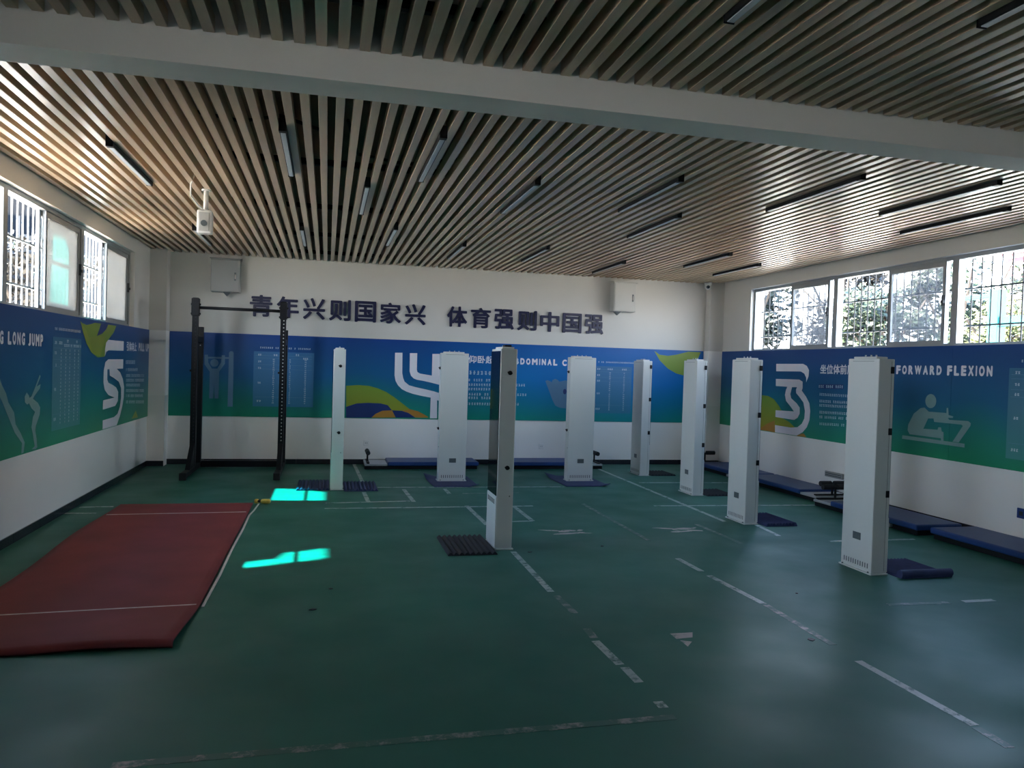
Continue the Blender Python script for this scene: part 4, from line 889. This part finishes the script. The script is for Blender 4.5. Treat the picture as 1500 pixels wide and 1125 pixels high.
M_BARK = mat('bark', (.055, .042, .032), .9, var=.3, scale=8)
M_LEAF = [mat('leaf_%s' % k, c, .6, var=.35, scale=3) for k, c in (('dark', (.008, .012, .006)), ('mid', (.018, .028, .010)), ('yellow', (.055, .062, .014)), ('dry', (.022, .018, .012)))]
def tree(name, x, y, base, top, r, leaf, n, ls, label, cat='tree', group=None):
    t = tag(empty(name, (x, y, -.25)), label, cat, group)
    if cat == 'tree':
        m = MB(); m.tube([(x, y, -.25), (x + .05, y, base * .6), (x + .02, y + .08, base + .2), (x - .05, y, top - .3)], .09, 8)
        for i in range(6):
            a = i * 1.05; m.tube([(x, y, base * .8 + .1 * i), (x + .5 * r * math.cos(a), y + .5 * r * math.sin(a), base + (top - base) * .45), (x + .85 * r * math.cos(a), y + .85 * r * math.sin(a), base + (top - base) * (.4 + .09 * i))], .03, 6)
        m.build('trunk', M_BARK, t)
    m = MB(); zc, rz = (base + top) / 2, (top - base) / 2
    blobs = [(x + r * random.uniform(-.75, .75), y + r * random.uniform(-.75, .75), zc + rz * random.uniform(-.7, .7), r * random.uniform(.25, .45)) for _ in range(26)]
    for i in range(n):
        bx_, by_, bz_, br_ = random.choice(blobs); d = Vector((random.gauss(0, 1), random.gauss(0, 1), random.gauss(0, 1))).normalized() * br_ * random.random() ** .4
        c = Vector((bx_, by_, bz_)) + d; a = Vector((random.uniform(-1, 1), random.uniform(-1, 1), random.uniform(-1, 1))).normalized(); b2 = a.orthogonal().normalized()
        s = ls * random.uniform(.6, 1.3); m.add([c - a * s, c + b2 * s * .45, c + a * s, c - b2 * s * .45], [(0, 1, 2, 3)])
    m.build('foliage', leaf, t)['kind'] = 'stuff'
# east side, seen through the right windows
E_ = 'greenery east of the hall'
tree('tree', 10.3, 17.8, 1.9, 5.4, 1.2, M_LEAF[0], 4200, .11, 'dark tree seen through the farthest right window opening', group=E_)
tree('tree', 13.3, 18.0, 2.0, 5.4, 1.3, M_LEAF[3], 4200, .11, 'dry brown tree seen through the middle right window', group=E_)
tree('tree', 11.7, 14.6, 1.9, 3.5, 1.1, M_LEAF[1], 3200, .09, 'low green tree seen through the middle right window', group=E_)
tree('tree', 15.4, 16.4, 2.0, 5.0, 1.4, M_LEAF[1], 4000, .10, 'leafy tree seen through the filmed right window pane', group=E_)
tree('tree', 13.75, 13.6, 1.9, 3.4, .85, M_LEAF[2], 3600, .07, 'sunlit yellow-green tree left of the teal post', group=E_)
tree('tree', 16.6, 13.9, 2.0, 3.7, .9, M_LEAF[1], 2600, .08, 'green tree behind the teal post', group=E_)
M_TEAL = mat('teal_paint', (.004, .075, .072), .5, var=.1, scale=2)
tl = tag(empty('teal_frame', (12.0, 11.8, -.25)), 'teal painted steel frame seen through the right edge window', 'frame')
MB().box(11.9, 12.1, 11.72, 11.95, -.25, 3.3).build('post', M_TEAL, tl, .01, 1); MB().box(11.95, 12.05, 8.2, 11.72, 2.62, 2.80).build('crossbar', M_TEAL, tl, .01, 1); MB().box(11.9, 12.1, 8.0, 8.2, -.25, 3.3).build('post', M_TEAL, tl, .01, 1)
MB().box(11.92, 12.08, 11.95, 12.6, 3.16, 3.24).build('bracket', M_TEAL, tl, .01, 1)
M_SHED = mat('shed_panels', (.075, .072, .066), .8, var=.08); M_PINK = mat('pink_sheet', (.16, .045, .055), .6, var=.1)
sd_ = tag(empty('shed', (20, 15.5, -.25)), 'grey slatted shed with a pink roof edge beyond the teal frame', 'building')
MB().box(18.0, 24, 11, 17.3, -.25, 4.4).build('wall', M_SHED, sd_)
for i in range(16): MB().box(17.94, 18.0, 11, 17.3, .2 + i * .26, .2 + i * .26 + .13).build('siding_board', M_SHED, sd_)
for i in range(3): MB().box(17.85, 18.0, 10.9, 17.4, 4.42 + i * .2, 4.42 + i * .2 + .12).build('roof_board', M_PINK, sd_)
MB().box(17.6, 24.2, 10.8, 17.5, 5.02, 5.12).build('roof', M_PINK, sd_)
# west side, seen at a grazing angle through the left windows
W_ = 'greenery west of the hall'
tree('tree', -5.2, 15.4, 1.9, 3.7, .9, M_LEAF[3], 3000, .08, 'dry tree seen through the nearer left window bars', group=W_)
tree('tree', -7.0, 19.6, 2.2, 4.2, 1.2, M_LEAF[1], 2200, .09, 'green tree seen through the nearer left window bars', group=W_)
tree('tree', -7.6, 25.5, 1.0, 5.2, 1.7, M_LEAF[3], 2200, .1, 'bare brown tree behind the far left window bars', group=W_)
M_PALE = mat('pale_render', (.014, .014, .0145), .9, var=.06, spec=.1); M_DARKG = mat('dark_glazing', (.002, .0035, .006), .8, var=.1, spec=.05)
M_LEDGE = mat('pale_ledge', (.05, .05, .05), .9, spec=.1)
hb = tag(empty('school_building', (-14, 30, -.25)), 'pale building with dark windows beyond the left window bars', 'building')
MB().box(-20, -8.6, 27.5, 42, -.25, 6.6).build('wall', M_PALE, hb)
for i in range(5):
    wn = MB().box(-19.6 + i * 2.3, -17.9 + i * 2.3, 27.42, 27.5, 4.3, 5.9).build('window', M_DARKG, hb)
    MB().box(-18.79 + i * 2.3, -18.71 + i * 2.3, 27.40, 27.42, 4.3, 5.9).build('mullion', M_LEDGE, wn)
MB().box(-20, -8.6, 27.2, 27.5, 3.9, 4.1).build('ledge', M_LEDGE, hb)
